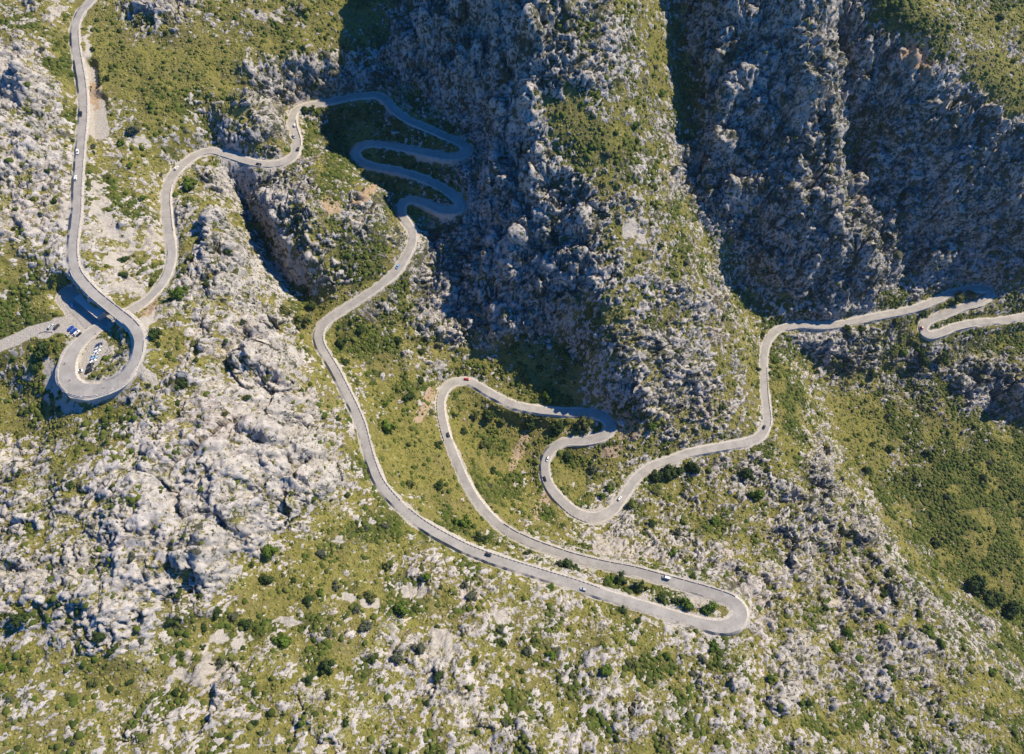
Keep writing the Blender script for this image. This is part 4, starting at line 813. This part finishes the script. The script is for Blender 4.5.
LMK = [(80,60,'the top of the road'),(80,165,'the two white cars'),(140,141,'the meadow gravel'),(250,40,'the upper meadow'),(40,100,'the left edge rocks'),(30,260,'the far left hillside'),(100,360,'the parked car row'),(45,325,'the gravel track'),(168,230,'the loop exit road'),(245,112,'the rounded knoll'),(300,130,'the rock cut straight'),
 (260,240,'the dark canyon'),(340,200,'the rock knob'),(400,150,'the shaded switchbacks'),(430,290,'the gorge'),(320,330,'the sharp middle bend'),(365,440,'the middle straight'),(440,410,'the gorge mouth bend'),(500,470,'the reddish paths'),(530,360,'the nose cliff foot'),(600,425,'the small hairpin'),(590,490,'the heart shaped bend'),(590,110,'the grassy saddle'),(640,250,'the grey scree'),(690,370,'the sunlit nose flank'),
 (765,400,'the climbing road'),(720,445,'the road below the nose'),(740,160,'the second cliff'),(900,170,'the shaded bowl'),(970,60,'the plateau'),(840,350,'the rock band'),(930,320,'the far right hairpin'),(900,480,'the olive hillside'),(990,600,'the dark thicket'),(850,560,'the spur crest'),(740,620,'the wide lower hairpin'),(640,590,'the hairpin strip'),(500,560,'the lower black car'),(690,540,'the stony slope over the hairpin'),
 (440,630,'the bare pale patch'),(330,600,'the pale terraces'),(250,560,'the green shelf'),(200,450,'the white rock slope'),(60,480,'the lower left rocks'),(130,650,'the lower left meadow'),(600,660,'the speckled slope'),(780,680,'the white slabs'),(930,680,'the corner slabs'),(380,710,'the bottom edge'),(60,730,'the bottom left corner')]
hx, hy, hz = hits([(a, b+c_*.35) for a, b, c_, _ in shr])
gDy, gDx = np.gradient(D, GY, GX)
for k, (px, py, r, _) in enumerate(shr):
    rm = r*(CAM_Z-hz[k])/.88/F
    for _i in range(12):
        i_ = int(np.searchsorted(GX, hx[k]))-1; j_ = int(np.searchsorted(GY, hy[k]))-1
        if D[j_, i_] > rm*.75 or DP[j_, i_] > 0: break
        gl_ = math.hypot(gDx[j_, i_], gDy[j_, i_])+1e-6; hx[k] += gDx[j_, i_]/gl_*.7; hy[k] += gDy[j_, i_]/gl_*.7
    hz[k] = ground(hx[k], hy[k])
names = {}
for k, (px, py, r, shd) in enumerate(shr):
    l = min(LMK, key=lambda q_: (q_[0]-px)**2+(q_[1]-py)**2); dx, dy = px-l[0], py-l[1]
    dist = math.hypot(dx, dy); ang = math.degrees(math.atan2(-dy, dx)) % 360
    dr_ = ['right of','above right of','above','above left of','left of','below left of','below','below right of'][int(((ang+22.5) % 360)//45)]
    sz = 'tiny' if r < 3.7 else 'small' if r < 5 else 'mid sized' if r < 7 else 'large'; kd = 'tree' if r >= 7 else 'shrub'
    names.setdefault(f'{sz} {shd} {kd} {dr_} {l[2]}', []).append(k)
lab = {}
for nm, ks in names.items():
    ks.sort(key=lambda k: shr[k][0])
    two = ['left one of two','right one of two']; three = ['leftmost of three','middle one of three','rightmost of three']; more_ = ['leftmost','second from left','third from left','fourth from left','fifth from left','sixth from left','seventh from left','eighth from left']
    for j, k in enumerate(ks): lab[k] = nm if len(ks) == 1 else nm+', '+(two[j] if len(ks) == 2 else three[j] if len(ks) == 3 else more_[j])
for k, (px, py, r, shd) in enumerate(shr):
    depth = hy[k]*cp-(hz[k]-CAM_Z)*sp; rm = r*depth/F*1.08; tree = r >= 7
    o = empty('tree' if tree else 'shrub', (hx[k], hy[k], hz[k]-.1), random.uniform(0, 6.28)); o.scale = (rm, rm*random.uniform(.8,1.1), rm*random.uniform(.8,1.05)*(1.15 if tree else .9))
    cr = bpy.data.objects.new('crown' if tree else 'foliage', CM[k % 10]); COL.objects.link(cr); cr.parent = o
    if not cr.data.materials: cr.data.materials.append(LM['dark green'])
    cr.material_slots[0].link = 'OBJECT'; cr.material_slots[0].material = LM[shd]
    tk = bpy.data.objects.new('trunk' if tree else 'stem', TM); COL.objects.link(tk); tk.parent = o
    tag(o, lab[k], 'tree' if tree else 'shrub', 'trees dotted over the slopes' if tree else 'shrubs dotted over the slopes')
# ------------------------------------------------------------------ tussock grass, low scrub, loose stones: too many to count
def scatter(name, n, dens, smin, smax, hgt, m, seed, label, cat):
    r_ = np.random.default_rng(seed); cnt = 0; P = []
    xs = r_.uniform(-470, 600, n*14); ys = r_.uniform(-90, 600, n*14)
    jx = np.searchsorted(GX, xs)-1; jy = np.searchsorted(GY, ys)-1; pz = PZ[jy, jx]; px, py = proj(xs, ys, pz)
    ok_ = (px > -60) & (px < W+60) & (py > -50) & (py < H+60) & (r_.random(len(xs)) < dens[jy, jx])
    xs, ys = xs[ok_][:n], ys[ok_][:n]; jx, jy = jx[ok_][:n], jy[ok_][:n]
    xs = PX[jy, jx]+r_.uniform(-.4,.4,len(jx)); ys = PY[jy, jx]+r_.uniform(-.4,.4,len(jx)); zs_ = PZ[jy, jx]
    N_ = len(xs); print(name, N_)
    # one clump: ring of 6 at the base, ring of 6 mid, irregular top
    th = np.arange(6)/6*2*np.pi
    base = np.concatenate([np.stack([np.cos(th), np.sin(th), np.full(6, -.35)], 1), np.stack([np.cos(th+.5)*.85, np.sin(th+.5)*.85, np.full(6, .45)], 1), [[0,0,.85]]])
    tri = []
    for a in range(6): b = (a+1) % 6; tri += [(a, b, 6+a), (b, 6+b, 6+a), (6+a, 6+b, 12)]
    tri = np.array(tri)
    s_ = r_.uniform(smin, smax, N_)*r_.uniform(.7, 1.2, N_); V = base[None]*np.ones((N_,1,1)); V = V*(1+r_.normal(0,.22,(N_,13,1))); V[:,:,2] += r_.normal(0,.14,(N_,13))
    V *= s_[:,None,None]; V[:,:,2] *= hgt; V[:,:,0] += xs[:,None]; V[:,:,1] += ys[:,None]; V[:,:,2] += zs_[:,None]
    Fq_ = (tri[None]+np.arange(N_)[:,None,None]*13).reshape(-1, 3); tint = np.repeat(r_.random(N_), 13); one_ = np.ones(N_*13)
    o = fast_mesh(name, V.reshape(-1,3), Fq_, m, False, (('tint', np.stack([tint, one_, one_, one_], 1)),)); tag(o, label, cat, None, 'stuff')
def tintmat(name, cols):
    m = mat(name, cols[0], .9, 0, .1); N = NT(m); at = N.n('ShaderNodeAttribute', attribute_name='tint'); s_ = N.n('ShaderNodeSeparateColor'); N.l(at.outputs['Color'], s_.inputs[0])
    r = N.n('ShaderNodeValToRGB'); cr = r.color_ramp
    for i, c_ in enumerate(cols):
        e = cr.elements[i] if i < 2 else cr.elements.new(1.0); 
    for i, c_ in enumerate(cols): cr.elements[i].position = i/(len(cols)-1); cr.elements[i].color = (*c_, 1)
    N.l(s_.outputs[0], r.inputs['Fac']); N.l(r.outputs['Color'], N.b.inputs['Base Color']); return m
free = (1-rock)*(1-np.clip(gravel*1.6, 0, 1))*(D > .6)*(XX > -490)
scatter('tussock_grass', 62000, free*.75, .45, 1.05, .8, tintmat('tussock_leaves', [(.09,.105,.026),(.21,.20,.055),(.15,.155,.038),(.27,.24,.09)]), 3, 'yellow green tussock grass covering the stony slopes', 'grass')
scatter('low_scrub', 26000, np.clip(free*(.10+.9*darkv)*(D > 2)+.04*rock*(D > 4)*rocky*.5, 0, 1), .8, 2.2, .75, tintmat('scrub_leaves', [(.03,.045,.01),(.075,.095,.02),(.05,.08,.014),(.13,.14,.035)]), 5, 'dark low scrub scattered among rocks and grass', 'scrub')
# asphalt apron in front of the hut
bm = bmesh.new(); P = [unproj(px, py, 290.95) for px, py in ((64,301),(70,293),(78,288),(98,302),(116,318),(106,323),(96,329),(88,333.5),(80,322),(70,311))]
bm.faces.new([bm.verts.new((x, y, 290.95)) for x, y in P][::-1]); o = link_mesh('car_park', bm, ma); tag(o, kind='structure')
if o.data.polygons[0].normal.z < 0: o.data.flip_normals()
# thin air between the camera and the far slopes
bm = bmesh.new(); zl = float(PZ.min())-1.0; box(bm, -2900, 3100, -2500, 3000, zl, 705.0)
mh = bpy.data.materials.new('thin_haze'); mh.use_nodes = True; t_ = mh.node_tree; t_.nodes.clear(); out_ = t_.nodes.new('ShaderNodeOutputMaterial'); vol = t_.nodes.new('ShaderNodeVolumePrincipled')
vol.inputs['Color'].default_value = (.55,.75,1,1); vol.inputs['Density'].default_value = HAZE; vol.inputs['Anisotropy'].default_value = .3; t_.links.new(vol.outputs[0], out_.inputs['Volume'])
if HAZE > 0: hz_ = link_mesh('haze', bm, mh); tag(hz_, kind='stuff')
